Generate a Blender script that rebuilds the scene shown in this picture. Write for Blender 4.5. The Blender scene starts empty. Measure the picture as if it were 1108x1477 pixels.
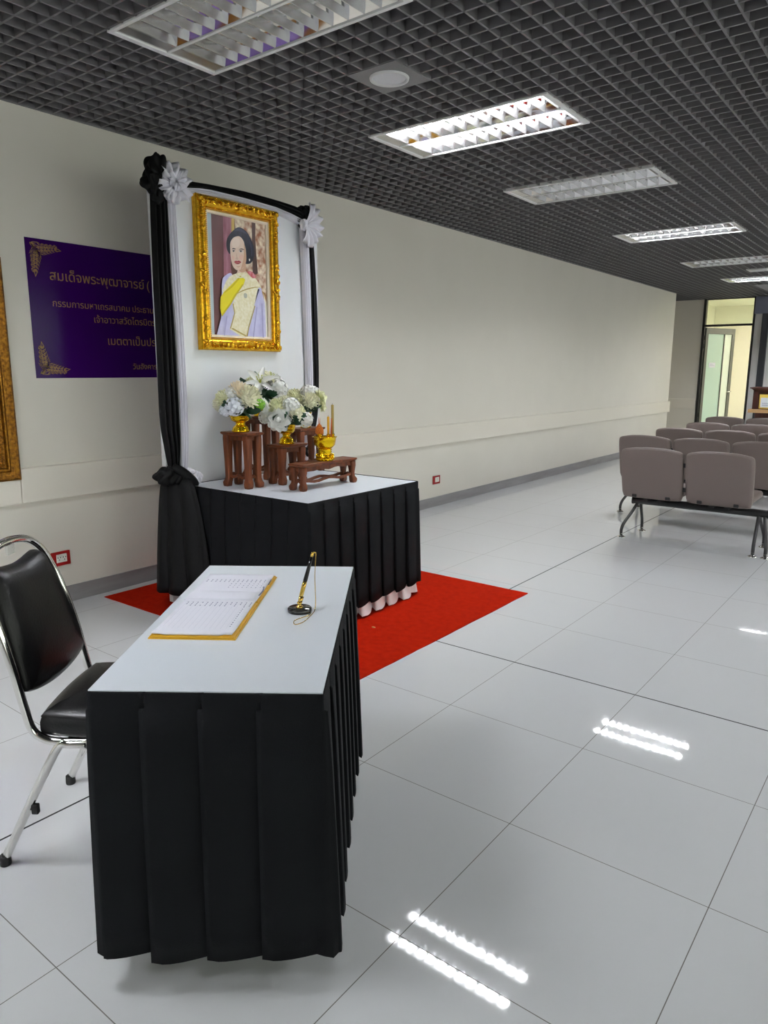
import bpy, bmesh, math, random
from mathutils import Vector, Matrix, Euler

S = bpy.context.scene
COL = S.collection
PI = math.pi
ZC = 2.881            # height of the grid ceiling

# ------------------------------------------------------------------ camera, world, exposure
def make_camera():
    f, yaw, pitch, roll = 1039.9, 0.6562, 0.1938, 0.0026
    cy, sy, cp, sp = math.cos(yaw), math.sin(yaw), math.cos(pitch), math.sin(pitch)
    fw = Vector((-sy*cp, cy*cp, -sp)); r = Vector((cy, sy, 0)); u = r.cross(fw)
    r2 = r*math.cos(roll) + u*math.sin(roll); u2 = u*math.cos(roll) - r*math.sin(roll)
    cam = bpy.data.cameras.new('camera'); o = bpy.data.objects.new('camera', cam); COL.objects.link(o)
    m = Matrix((r2, u2, -fw)).transposed().to_4x4()
    m.translation = Vector((4.2566, -1.3169, 1.4428))
    o.matrix_world = m
    cam.sensor_fit = 'HORIZONTAL'; cam.sensor_width = 36.0; cam.lens = f/1108*36
    cam.clip_start = 0.05; cam.clip_end = 100
    S.camera = o
make_camera()
W = bpy.data.worlds.new('world'); S.world = W; W.use_nodes = True
_nt = W.node_tree; _bg = _nt.nodes['Background']          # daylight sky above a darker ground, let in by the added side windows
_tc = _nt.nodes.new('ShaderNodeTexCoord'); _sp = _nt.nodes.new('ShaderNodeSeparateXYZ'); _rp = _nt.nodes.new('ShaderNodeValToRGB')
_rp.color_ramp.elements[0].position = 0.0; _rp.color_ramp.elements[0].color = (0.68, 0.67, 0.65, 1)
_rp.color_ramp.elements[1].position = 0.03; _rp.color_ramp.elements[1].color = (1.0, 0.98, 0.96, 1)
_nt.links.new(_tc.outputs['Generated'], _sp.inputs[0]); _nt.links.new(_sp.outputs[2], _rp.inputs[0]); _nt.links.new(_rp.outputs[0], _bg.inputs[0])
W.node_tree.nodes['Background'].inputs[1].default_value = 4.9
S.view_settings.view_transform = 'Standard'; S.view_settings.look = 'None'
S.view_settings.gamma = 1.0; S.view_settings.use_curve_mapping = False
S.view_settings.exposure = 0.0
TUBE_STRENGTH = 212.0       # emission of the fluorescent tubes
ROOM_BEYOND_STRENGTH = 21.0  # emission of the panel lamp in the room behind the glass door
S.cycles.max_bounces = 10; S.cycles.glossy_bounces = 6; S.cycles.diffuse_bounces = 5
S.cycles.use_denoising = True
S.cycles.sample_clamp_indirect = 12.0

# ------------------------------------------------------------------ materials
def srgb(r, g, b):
    def c(v):
        v /= 255.0
        return v/12.92 if v <= 0.04045 else ((v+0.055)/1.055)**2.4
    return (c(r), c(g), c(b), 1)
def mat(name, col, rough=0.5, metal=0.0, spec=0.5, noise=None, bump=None, sheen=0.0, coat=0.0, trans=0.0, emit=None):
    """noise=(scale, second colour, stretch xyz) mottles the colour; bump=(scale, strength)."""
    m = bpy.data.materials.new(name); m.use_nodes = True
    nt = m.node_tree; b = nt.nodes['Principled BSDF']
    b.inputs['Base Color'].default_value = col
    b.inputs['Roughness'].default_value = rough
    b.inputs['Metallic'].default_value = metal
    b.inputs['Specular IOR Level'].default_value = spec
    b.inputs['Sheen Weight'].default_value = sheen
    b.inputs['Coat Weight'].default_value = coat
    b.inputs['Coat Roughness'].default_value = 0.08
    b.inputs['Transmission Weight'].default_value = trans
    if emit:
        b.inputs['Emission Color'].default_value = emit[0]; b.inputs['Emission Strength'].default_value = emit[1]
    tc = nt.nodes.new('ShaderNodeTexCoord')
    if noise:
        sc, c2, st = noise
        mp = nt.nodes.new('ShaderNodeMapping'); mp.inputs['Scale'].default_value = st
        nz = nt.nodes.new('ShaderNodeTexNoise'); nz.inputs['Scale'].default_value = sc; nz.inputs['Detail'].default_value = 6
        rp = nt.nodes.new('ShaderNodeValToRGB')
        rp.color_ramp.elements[0].position = 0.35; rp.color_ramp.elements[1].position = 0.68
        rp.color_ramp.elements[0].color = col; rp.color_ramp.elements[1].color = c2
        nt.links.new(tc.outputs['Object'], mp.inputs['Vector']); nt.links.new(mp.outputs['Vector'], nz.inputs['Vector'])
        nt.links.new(nz.outputs['Fac'], rp.inputs['Fac']); nt.links.new(rp.outputs['Color'], b.inputs['Base Color'])
    if bump:
        nb = nt.nodes.new('ShaderNodeTexNoise'); nb.inputs['Scale'].default_value = bump[0]; nb.inputs['Detail'].default_value = 4
        bp = nt.nodes.new('ShaderNodeBump'); bp.inputs['Strength'].default_value = bump[1]; bp.inputs['Distance'].default_value = 0.01
        nt.links.new(tc.outputs['Object'], nb.inputs['Vector']); nt.links.new(nb.outputs['Fac'], bp.inputs['Height'])
        nt.links.new(bp.outputs['Normal'], b.inputs['Normal'])
    return m

def floor_material():
    m = bpy.data.materials.new('polished_tile'); m.use_nodes = True
    nt = m.node_tree; b = nt.nodes['Principled BSDF']; N = nt.nodes.new; L = nt.links.new
    b.inputs['Roughness'].default_value = 0.03; b.inputs['Specular IOR Level'].default_value = 0.5
    geo = N('ShaderNodeNewGeometry'); sep = N('ShaderNodeSeparateXYZ'); L(geo.outputs['Position'], sep.inputs[0])
    def mth(op, a, bb=None):
        n = N('ShaderNodeMath'); n.operation = op
        for i, v in enumerate((a, bb)):
            if v is None: continue
            if isinstance(v, (int, float)): n.inputs[i].default_value = v
            else: L(v, n.inputs[i])
        return n.outputs[0]
    def line(sock, origin, pitch, w):       # 1 on a grout line
        t = mth('DIVIDE', mth('SUBTRACT', sock, origin), pitch)
        d = mth('MULTIPLY', mth('ABSOLUTE', mth('SUBTRACT', t, mth('ROUND', t))), pitch)
        return mth('LESS_THAN', d, w)
    def single(sock, at, w):
        return mth('LESS_THAN', mth('ABSOLUTE', mth('SUBTRACT', sock, at)), w)
    g = mth('MAXIMUM', line(sep.outputs[0], 2.690, 0.6088, 0.0013), line(sep.outputs[1], 0.0, 0.6, 0.0013))
    j = mth('MAXIMUM', single(sep.outputs[0], 2.0812, 0.0042), single(sep.outputs[1], 1.8, 0.0042))
    nz = N('ShaderNodeTexNoise'); nz.inputs['Scale'].default_value = 1.3; nz.inputs['Detail'].default_value = 3
    L(geo.outputs['Position'], nz.inputs['Vector'])
    base = N('ShaderNodeMixRGB'); base.inputs[1].default_value = srgb(210, 211, 213); base.inputs[2].default_value = srgb(213, 214, 215)
    L(nz.outputs['Fac'], base.inputs[0])
    m1 = N('ShaderNodeMixRGB'); m1.inputs[2].default_value = srgb(110, 106, 102); L(base.outputs[0], m1.inputs[1]); L(g, m1.inputs[0])
    m2 = N('ShaderNodeMixRGB'); m2.inputs[2].default_value = srgb(10, 10, 11); L(m1.outputs[0], m2.inputs[1]); L(j, m2.inputs[0])
    L(m2.outputs[0], b.inputs['Base Color'])
    L(mth('ADD', mth('MULTIPLY', mth('MAXIMUM', g, j), 0.6), 0.03), b.inputs['Roughness'])
    return m

M = {}
M['floor'] = floor_material()
M['wall'] = mat('wall_paint', srgb(226, 221, 211), 0.42, noise=(2.0, srgb(223, 218, 208), (1, 1, 1)))
M['cream_wall'] = mat('cream_paint', srgb(238, 235, 218), 0.6)
M['white_wall'] = mat('white_paint', srgb(225, 224, 222), 0.6)
M['rail'] = mat('wall_guard_laminate', srgb(229, 223, 212), 0.35)
M['baseboard'] = mat('grey_stone', srgb(148, 146, 147), 0.35, noise=(14, srgb(132, 129, 130), (1, 0.15, 1)))
M['grid'] = mat('grid_ceiling_metal', srgb(112, 110, 112), 0.5)
M['plenum'] = mat('plenum_black', srgb(20, 20, 21), 0.9)
M['lightframe'] = mat('white_enamel', srgb(228, 228, 228), 0.4)
M['alu'] = mat('reflector_aluminium', (0.88, 0.88, 0.89, 1), 0.07, metal=1.0)
M['louvre'] = mat('louvre_aluminium', (0.74, 0.73, 0.72, 1), 0.25, metal=0.9)
M['tube_on'] = mat('tube_lit', (1, 1, 1, 1), 0.4, emit=((0.93, 0.96, 1.0, 1), TUBE_STRENGTH))
M['tube_off'] = mat('tube_unlit', srgb(225, 225, 220), 0.3)
M['speaker_plate'] = mat('speaker_plate_grey', srgb(122, 121, 122), 0.55)
M['speaker_ring'] = mat('speaker_ring_white', srgb(205, 205, 205), 0.4)
M['speaker_grille'] = mat('speaker_grille_grey', srgb(214, 216, 220), 0.6)
M['rug'] = mat('red_felt', srgb(168, 30, 8), 0.95, noise=(26, srgb(154, 25, 7), (1, 1, 1)), bump=(420, 0.5), spec=0.03)
M['black_cloth'] = mat('black_polyester', srgb(17, 18, 21), 0.75, bump=(260, 0.12), spec=0.12)
M['black_satin'] = mat('black_drape_cloth', srgb(11, 11, 13), 0.6, bump=(200, 0.12), spec=0.2)
M['white_cloth'] = mat('white_drape_cloth', srgb(226, 224, 234), 0.6, bump=(160, 0.1))
M['white_satin'] = mat('white_satin', srgb(232, 218, 222), 0.35)
M['laminate'] = mat('white_laminate', srgb(220, 226, 233), 0.28, spec=0.4)
M['steel'] = mat('painted_steel', srgb(60, 60, 62), 0.4, metal=0.6)
M['vinyl'] = mat('white_vinyl_print', srgb(220, 224, 230), 0.16, noise=(1.6, srgb(228, 226, 224), (1, 1, 0.4)))
M['gold'] = mat('gilt_wood', srgb(240, 190, 44), 0.24, metal=0.8, bump=(60, 0.25), noise=(30, srgb(206, 146, 18), (1, 1, 1)))
M['gold_dark'] = mat('antique_gilt', srgb(170, 118, 36), 0.35, metal=0.8, noise=(60, srgb(96, 56, 14), (1, 1, 1)), bump=(90, 0.4))
M['gold_bowl'] = mat('bright_gold_metal', srgb(240, 196, 28), 0.16, metal=0.95, bump=(60, 0.2))
M['mat_board'] = mat('cream_mount', srgb(238, 222, 200), 0.5)
M['wood'] = mat('carved_teak', srgb(114, 58, 28), 0.42, noise=(7, srgb(82, 40, 18), (6, 6, 0.7)), spec=0.35)
M['wood_red'] = mat('mahogany_veneer', srgb(82, 38, 26), 0.4, noise=(5, srgb(58, 26, 18), (6, 6, 0.6)))
M['wood_light'] = mat('light_ledge_wood', srgb(188, 150, 104), 0.45)
M['chrome'] = mat('chrome', (0.82, 0.81, 0.78, 1), 0.12, metal=1.0)
M['rubber'] = mat('black_rubber', srgb(18, 18, 18), 0.6)
M['leather'] = mat('black_leatherette', srgb(12, 11, 12), 0.34, bump=(140, 0.10), spec=0.32)
M['taupe'] = mat('taupe_leatherette', srgb(116, 103, 98), 0.46, bump=(180, 0.1))
M['powder_black'] = mat('black_powder_coat', srgb(30, 30, 32), 0.45)
M['banner'] = mat('purple_vinyl', srgb(50, 4, 88), 0.16, spec=0.12, noise=(1.2, srgb(44, 3, 78), (1, 1, 1)))
M['banner_gold'] = mat('printed_gold', srgb(152, 116, 58), 0.4)
M['red_plastic'] = mat('red_plastic', srgb(158, 16, 16), 0.35)
M['white_plastic'] = mat('white_plastic', srgb(232, 230, 222), 0.35)
M['dark_slot'] = mat('socket_slot', srgb(20, 18, 18), 0.8)
M['paper'] = mat('white_paper', srgb(226, 226, 236), 0.7)
M['ink'] = mat('blue_grey_ink', srgb(158, 160, 180), 0.8)
M['ink_rule'] = mat('faint_ruled_line', srgb(206, 207, 220), 0.8)
M['yellow_cover'] = mat('yellow_card_cover', srgb(222, 172, 40), 0.45)
M['steel_clip'] = mat('clip_steel', srgb(120, 126, 150), 0.3, metal=0.7)
M['marble_black'] = mat('black_marble', srgb(16, 16, 17), 0.08, noise=(30, srgb(52, 52, 50), (1, 1, 1)))
M['brass'] = mat('polished_brass', srgb(226, 190, 96), 0.16, metal=1.0)
M['lacquer'] = mat('black_lacquer', srgb(12, 12, 13), 0.12)
M['petal_cream'] = mat('cream_petal', srgb(246, 244, 226), 0.6, noise=(30, srgb(240, 238, 210), (1, 1, 1)))
M['petal_white'] = mat('white_petal', srgb(246, 246, 243), 0.6)
M['petal_blue'] = mat('cool_white_petal', srgb(236, 240, 248), 0.6)
M['petal_peach'] = mat('peach_petal', srgb(248, 236, 212), 0.6)
M['petal_lime'] = mat('pale_lime_petal', srgb(240, 240, 204), 0.6)
M['petal_green'] = mat('fresh_green_petal', srgb(140, 200, 60), 0.6)
M['leaf'] = mat('dark_green_leaf', srgb(28, 66, 40), 0.45)
M['stamen'] = mat('lily_stamen', srgb(190, 196, 90), 0.7)
M['candle'] = mat('yellow_beeswax', srgb(226, 170, 40), 0.4)
M['candle_grey'] = mat('dark_gold_candle', srgb(176, 150, 78), 0.45)
M['incense'] = mat('orange_incense', srgb(196, 92, 26), 0.6)
M['orange_flower'] = mat('dried_orange_flower', srgb(206, 110, 20), 0.6, bump=(120, 0.5))
M['door_frame'] = mat('black_aluminium', srgb(28, 28, 28), 0.4)
M['door_leaf'] = mat('grey_aluminium', srgb(94, 96, 88), 0.4)
M['frosted'] = mat('frosted_film', srgb(196, 222, 206), 0.55)
M['clear_strip'] = mat('dotted_film', srgb(226, 236, 220), 0.5)
M['beam_blue'] = mat('slate_blue_panel', srgb(112, 116, 134), 0.45)
M['column_dark'] = mat('dark_column_panel', srgb(44, 47, 54), 0.4)
M['panel_lamp'] = mat('room_lamp', (1, 1, 1, 1), 0.5, emit=((1.0, 0.97, 0.86, 1), ROOM_BEYOND_STRENGTH))
M['panel_lamp_dim'] = mat('notch_lamp', (1, 1, 1, 1), 0.5, emit=((1.0, 0.97, 0.9, 1), 5.0))  # made-up lamp that brightens the raised ceiling part
M['sign_yellow'] = mat('yellow_sign_border', srgb(226, 196, 84), 0.5)
M['sign_white'] = mat('white_sign_sheet', srgb(226, 230, 238), 0.5)
M['sign_ink'] = mat('navy_ink', srgb(44, 62, 120), 0.6)
M['scrap'] = mat('tan_scrap', srgb(206, 150, 90), 0.7)

def glass_material():
    m = bpy.data.materials.new('clear_glass'); m.use_nodes = True
    nt = m.node_tree; nt.nodes.remove(nt.nodes['Principled BSDF'])
    out = nt.nodes['Material Output']
    tr = nt.nodes.new('ShaderNodeBsdfTransparent'); tr.inputs[0].default_value = (0.93, 0.97, 0.93, 1)
    gl = nt.nodes.new('ShaderNodeBsdfGlossy'); gl.inputs['Roughness'].default_value = 0.02
    fr = nt.nodes.new('ShaderNodeFresnel'); fr.inputs[0].default_value = 1.45
    mx = nt.nodes.new('ShaderNodeMixShader')
    nt.links.new(fr.outputs[0], mx.inputs[0]); nt.links.new(tr.outputs[0], mx.inputs[1]); nt.links.new(gl.outputs[0], mx.inputs[2])
    nt.links.new(mx.outputs[0], out.inputs[0])
    return m
M['glass'] = glass_material()

# ------------------------------------------------------------------ mesh building
class MB:
    """Collects shapes; build() links them as ONE mesh object."""
    def __init__(s): s.v = []; s.f = []; s.mi = []; s.sm = []
    def add(s, vs, fs, mi=0, smooth=False):
        n = len(s.v); s.v += [tuple(v) for v in vs]
        for f in fs: s.f.append([i+n for i in f]); s.mi.append(mi); s.sm.append(smooth)
        return s
    def box(s, x0, x1, y0, y1, z0, z1, mi=0, T=None):
        vs = [(x, y, z) for z in (z0, z1) for y in (y0, y1) for x in (x0, x1)]
        if T is not None: vs = [T @ Vector(v) for v in vs]
        return s.add(vs, [(0,2,3,1),(4,5,7,6),(0,1,5,4),(2,6,7,3),(0,4,6,2),(1,3,7,5)], mi)
    def rings(s, rings, closed=True, cap0=True, cap1=True, mi=0, smooth=True):
        n = len(rings[0]); vs = [p for r in rings for p in r]; fs = []
        for k in range(len(rings)-1):
            for i in range(n if closed else n-1):
                j = (i+1) % n
                fs.append((k*n+i, k*n+j, (k+1)*n+j, (k+1)*n+i))
        if cap0 and closed: fs.append(tuple(range(n-1, -1, -1)))
        if cap1 and closed: fs.append(tuple((len(rings)-1)*n+i for i in range(n)))
        return s.add(vs, fs, mi, smooth)
    def lathe(s, prof, c=(0,0,0), n=24, mi=0, smooth=True, cap0=True, cap1=True, wob=None):
        rs = []
        for r, z in prof:
            rs.append([(c[0]+r*(1+(wob[1]*math.cos(wob[0]*2*PI*i/n) if wob else 0))*math.cos(2*PI*i/n),
                        c[1]+r*(1+(wob[1]*math.cos(wob[0]*2*PI*i/n) if wob else 0))*math.sin(2*PI*i/n), c[2]+z) for i in range(n)])
        return s.rings(rs, True, cap0, cap1, mi, smooth)
    def tube(s, pts, r, n=8, mi=0, squash=1.0, cap=True, smooth=True):
        pts = [Vector(p) for p in pts]; rs = []
        prev = None
        for i, p in enumerate(pts):
            a = pts[max(i-1, 0)]; b = pts[min(i+1, len(pts)-1)]
            t = (b-a).normalized()
            if prev is None:
                ref = Vector((0,0,1)) if abs(t.z) < 0.9 else Vector((1,0,0))
                e1 = t.cross(ref).normalized()
            else:
                e1 = (prev - t*prev.dot(t)).normalized()
            prev = e1; e2 = t.cross(e1)
            rr = r[i] if isinstance(r, (list, tuple)) else r
            rs.append([p + e1*rr*math.cos(2*PI*k/n) + e2*rr*squash*math.sin(2*PI*k/n) for k in range(n)])
        return s.rings(rs, True, cap, cap, mi, smooth)
    def ball(s, c, r, nu=10, nv=6, mi=0):
        rx, ry, rz = r if isinstance(r, (list, tuple)) else (r, r, r)
        rs = []
        for k in range(nv+1):
            ph = -PI/2 + PI*k/nv; q = max(math.cos(ph), 0.02)
            rs.append([(c[0]+rx*q*math.cos(2*PI*i/nu), c[1]+ry*q*math.sin(2*PI*i/nu), c[2]+rz*math.sin(ph)) for i in range(nu)])
        return s.rings(rs, True, True, True, mi, True)
    def sheet(s, fn, nu, nv, mi=0, smooth=True):
        vs = [fn(i/nu, j/nv) for j in range(nv+1) for i in range(nu+1)]
        fs = [(j*(nu+1)+i, j*(nu+1)+i+1, (j+1)*(nu+1)+i+1, (j+1)*(nu+1)+i) for j in range(nv) for i in range(nu)]
        return s.add(vs, fs, mi, smooth)
    def pillow(s, outline, levels, fn, mi=0):
        """outline: 2-D loop; levels: (scale, height); fn maps (x, y, h) to 3-D."""
        cx = sum(p[0] for p in outline)/len(outline); cy = sum(p[1] for p in outline)/len(outline)
        rs = [[fn(cx+(x-cx)*k, cy+(y-cy)*k, h) for x, y in outline] for k, h in levels]
        return s.rings(rs, True, True, True, mi, True)
    def build(s, name, mats, parent=None, world=False, thick=0.0, off=0.0, bevel=0.0, sub=0):
        me = bpy.data.meshes.new(name)
        o0 = parent.location if (world and parent) else Vector((0,0,0))
        if world and parent and parent.parent: o0 = o0 + parent.parent.location
        me.from_pydata([(v[0]-o0[0], v[1]-o0[1], v[2]-o0[2]) for v in s.v], [], s.f)
        if not isinstance(mats, (list, tuple)): mats = [mats]
        for m in mats: me.materials.append(m)
        me.polygons.foreach_set('material_index', s.mi); me.polygons.foreach_set('use_smooth', s.sm)
        bm = bmesh.new(); bm.from_mesh(me)
        if thick == 0: bmesh.ops.recalc_face_normals(bm, faces=bm.faces)
        bm.to_mesh(me); bm.free(); me.update()
        o = bpy.data.objects.new(name, me); COL.objects.link(o)
        if parent: o.parent = parent
        if bevel:
            q = o.modifiers.new('bevel', 'BEVEL'); q.width = bevel; q.segments = 2; q.limit_method = 'ANGLE'; q.angle_limit = 0.7
        if thick:
            q = o.modifiers.new('solidify', 'SOLIDIFY'); q.thickness = thick; q.offset = off
        if sub:
            q = o.modifiers.new('subdivision', 'SUBSURF'); q.levels = sub; q.render_levels = sub
        return o

def tag(o, label, cat, group=None, kind=None):
    o['label'] = label; o['category'] = cat
    if group: o['group'] = group
    if kind: o['kind'] = kind
    return o
def thing(name, label, cat, loc=(0,0,0), rz=0.0, group=None):
    o = bpy.data.objects.new(name, None); COL.objects.link(o); o.empty_display_size = 0.1
    o.location = loc; o.rotation_euler = (0, 0, rz)
    return tag(o, label, cat, group)
def struct(name, mb, m, label, cat, **k):
    o = mb.build(name, m, **k); tag(o, label, cat); o['kind'] = 'structure'; return o
def copy_tree(o, parent=None):
    c = o.copy(); COL.objects.link(c)
    if parent: c.parent = parent
    for ch in [x for x in COL.objects if x.parent == o]: copy_tree(ch, c)
    return c
def smooth_loop(pts, n=6):
    out = []; N = len(pts)
    for i in range(N):
        p0, p1, p2, p3 = (pts[(i+k-1) % N] for k in range(4))
        for j in range(n):
            t = j/n
            out.append(tuple(0.5*((2*p1[a]) + (-p0[a]+p2[a])*t + (2*p0[a]-5*p1[a]+4*p2[a]-p3[a])*t*t + (-p0[a]+3*p1[a]-3*p2[a]+p3[a])*t**3) for a in range(len(p1))))
    return out
def smooth_path(pts, n=6):
    pts = [tuple(p) for p in pts]; P = [pts[0]] + pts + [pts[-1]]; out = []
    for i in range(len(pts)-1):
        p0, p1, p2, p3 = P[i:i+4]
        for j in range(n):
            t = j/n
            out.append(tuple(0.5*((2*p1[a]) + (-p0[a]+p2[a])*t + (2*p0[a]-5*p1[a]+4*p2[a]-p3[a])*t*t + (-p0[a]+3*p1[a]-3*p2[a]+p3[a])*t**3) for a in range(len(p1))))
    out.append(pts[-1]); return out
def rrect(x0, x1, y0, y1, r, n=5):
    out = []
    for cx, cy, a0 in ((x1-r, y1-r, 0), (x0+r, y1-r, PI/2), (x0+r, y0+r, PI), (x1-r, y0+r, 1.5*PI)):
        for k in range(n+1): out.append((cx+r*math.cos(a0+PI/2*k/n), cy+r*math.sin(a0+PI/2*k/n)))
    return out
# ------------------------------------------------------------------ the setting
XR, YN, YE, YF = 8.5, -6.0, 13.22, 14.72       # right wall, near wall, corner of the left wall, far wall
struct('floor', MB().box(-1.2, XR+0.2, YN-0.2, 19.0, -0.1, 0), M['floor'], 'glossy pale grey floor of large square tiles', 'floor')
struct('wall_left', MB().box(-0.2, 0, YN-0.2, YE, 0, 3.3), M['wall'], 'long plain off-white wall behind the altar and banner', 'wall')
w = MB()
w.box(-1.2, 0.125, YF, YF+0.12, 0, 3.6)
struct('wall_far', w, M['wall'], 'short beige wall between the corner and the glass door', 'wall')
struct('wall_recess', MB().box(-1.2, -1.0, YE-0.2, YF+0.1, 0, 3.3).box(-1.2, -0.2, YE-0.4, YE-0.2, 0, 3.3), M['wall'], 'wall closing the recess around the far corner', 'wall')
w = MB(); w.box(1.1, 1.235, YF, YF+0.12, 0, 2.56)
w.box(1.1, XR, YF+0.02, YF+0.12, 2.56, 3.6)
w.box(1.35, XR, YF+0.02, YF+0.12, 0, 2.56)
struct('wall_end', w, M['white_wall'], 'pale wall to the right of the glass door', 'wall')
w = MB(); w.box(XR, XR+0.2, YN-0.2, YF+0.1, 0, 0.85); w.box(XR, XR+0.2, YN-0.2, YF+0.1, 2.62, 3.6)
NW = 7; PW = (YF-YN)/NW
for k in range(NW+1): w.box(XR, XR+0.2, YN+PW*k-0.2, YN+PW*k+0.2, 0.85, 2.62)
struct('wall_right', w, M['wall'], 'windowed wall on the far side of the hall', 'wall')
for k in range(NW):  # windows added to the unseen wall so daylight brightens the left wall
    a, b = YN+PW*k+0.2, YN+PW*(k+1)-0.2
    o = bpy.data.objects.new('window_%d' % (k+2), None); COL.objects.link(o); o.location = (XR+0.08, a, 0.85)
    tag(o, 'tall window of the hall side wall, out of the picture', 'window', 'side windows of the hall', 'structure')
    f = MB(); L = b-a
    for y0, y1, z0, z1 in ((0, L, 0, 0.05), (0, L, 1.72, 1.77), (0, 0.05, 0.05, 1.72), (L-0.05, L, 0.05, 1.72), (L/2-0.025, L/2+0.025, 0.05, 1.72)): f.box(-0.03, 0.03, y0, y1, z0, z1)
    f.build('window_frame', M['door_frame'], o)
    MB().box(-0.003, 0.003, 0.05, L-0.05, 0.05, 1.72).build('window_pane', M['glass'], o)
struct('wall_near', MB().box(-0.2, XR+0.2, YN-0.2, YN, 0, 3.6), M['wall'], 'wall behind the viewer', 'wall')
# room beyond the glass door
w = MB(); w.box(-0.5, 3.4, 18.2, 18.35, 0, 3.0); w.box(-0.62, -0.5, YF+0.12, 18.35, 0, 3.0); w.box(3.4, 3.5, YF+0.12, 18.35, 0, 3.0)
struct('wall_beyond', w, M['cream_wall'], 'cream walls of the lit room seen through the glass door', 'wall')
struct('ceiling_beyond', MB().box(-0.6, 3.5, YF+0.12, 18.3, 3.0, 3.05), M['cream_wall'], 'plain cream ceiling of the room behind the door', 'ceiling')
# wall guard rail and baseboards
struct('trim_1', MB().box(-0.01, 0.032, YN, 0.69, 0.668, 0.874).box(-0.01, 0.032, 0.692, YE+0.032, 0.668, 0.874), M['rail'],
       'flat cream wall guard rail running along the left wall', 'wall rail', bevel=0.006)
struct('trim_2', MB().box(-1.0, 0.11, YF-0.02, YF+0.01, 0.675, 0.877), M['rail'], 'short piece of wall guard beside the glass door', 'wall rail', bevel=0.006)
struct('baseboard_left', MB().box(-0.01, 0.014, YN, YE+0.014, 0, 0.102), M['baseboard'], 'grey stone baseboard along the left wall', 'baseboard')
struct('baseboard_far', MB().box(-1.0, 0.12, YF-0.014, YF+0.01, 0, 0.102), M['baseboard'], 'grey stone baseboard at the far corner', 'baseboard')
# beam and column right of the door
struct('trim_3', MB().box(1.1, XR, YF-0.1, YF+0.01, 2.55, 2.87), M['beam_blue'], 'slate blue beam over the opening by the door', 'beam')
struct('trim_4', MB().box(1.235, 1.35, YF-0.06, YF+0.1, 0, 2.55).box(1.35, 1.5, YF-0.08, YF+0.01, 2.87, 3.5), M['column_dark'], 'dark column to the right of the glass door', 'column')

LX0, LX1 = 1.19, 2.40
LIGHT_ROWS = [(0.69, 1.275, 0), (2.49, 3.075, 1), (4.25, 4.835, 0), (6.69, 7.275, 1), (9.20, 9.785, 0), (11.40, 11.985, 1)]
SPEAKERS = [(1.86, 1.83), (1.90, 10.62)]
LIGHTS = [(LX0, y0, on) for y0, y1, on in LIGHT_ROWS]
LIGHTS += [(LX0, -1.55, 1), (LX0, -3.8, 1)]  # nearer one read off the chair shadows, farther one added unseen
LIGHTS += [(5.2, y, on) for y, on in ((-3.8, 0), (-1.55, 0), (0.69, 0), (2.49, 1), (4.25, 1), (6.69, 1), (9.2, 1), (11.4, 1))]  # row added on the unseen side; its lit ones brighten the walls

def ceiling():
    holes = [(x+0.0, x+1.21, y, y+0.585) for x, y, on in LIGHTS] + [(x-0.138, x+0.138, y-0.138, y+0.138) for x, y in SPEAKERS]
    mb = MB(); t = 0.005; z0, z1 = ZC, ZC+0.065
    def cut(lo, hi, spans):
        out = []; a = lo
        for s0, s1 in sorted(spans):
            if s0 > a: out.append((a, min(s0, hi)))
            a = max(a, s1)
        if a < hi: out.append((a, hi))
        return out
    nx = int((XR)/0.1)
    for k in range(nx+1):
        x = 0.01 + 0.1*k
        hi = 12.58 if x > 1.45 else YF
        for a, b in cut(YN, hi, [(h[2], h[3]) for h in holes if h[0]-0.004 < x < h[1]+0.004]):
            mb.box(x-t, x+t, a, b, z0, z1)
    k = 0; y = YN + 0.08
    while y < YF:
        hi = 1.45 if y > 12.58 else XR
        for a, b in cut(-0.9 if y > YE else 0.0, hi, [(h[0], h[1]) for h in holes if h[2]-0.004 < y < h[3]+0.004]):
            mb.box(a, b, y-t, y+t, z0, z1)
        y += 0.1
    mb.box(1.44, 1.452, 12.58, YF, z0-0.002, z1+0.45)     # edge strips of the notch
    mb.box(1.44, XR, 12.58, 12.592, z0-0.002, z1+0.65)
    mb.box(0.0, 0.012, YN, YE, ZC-0.004, ZC+0.012); mb.box(-0.9, 1.45, YF-0.012, YF-0.001, ZC-0.004, ZC+0.012)
    struct('ceiling', mb, M['grid'], 'dark grey open-cell grid ceiling', 'ceiling')
    struct('ceiling_void', MB().box(-1.2, XR+0.2, YN-0.2, 12.6, 3.3, 3.36).box(-1.2, 1.45, 12.6, YF+0.1, 3.3, 3.36).box(0, 0.006, YN, YE, ZC+0.01, 3.3).box(-1.2, 1.45, YF-0.006, YF, ZC+0.01, 3.3), M['plenum'], 'black void above the grid ceiling', 'ceiling')
    struct('ceiling_raised', MB().box(1.45, XR+0.2, 12.6, YF+0.12, 3.55, 3.6), M['white_wall'], 'raised pale ceiling past the end of the grid', 'ceiling')
ceiling()

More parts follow.
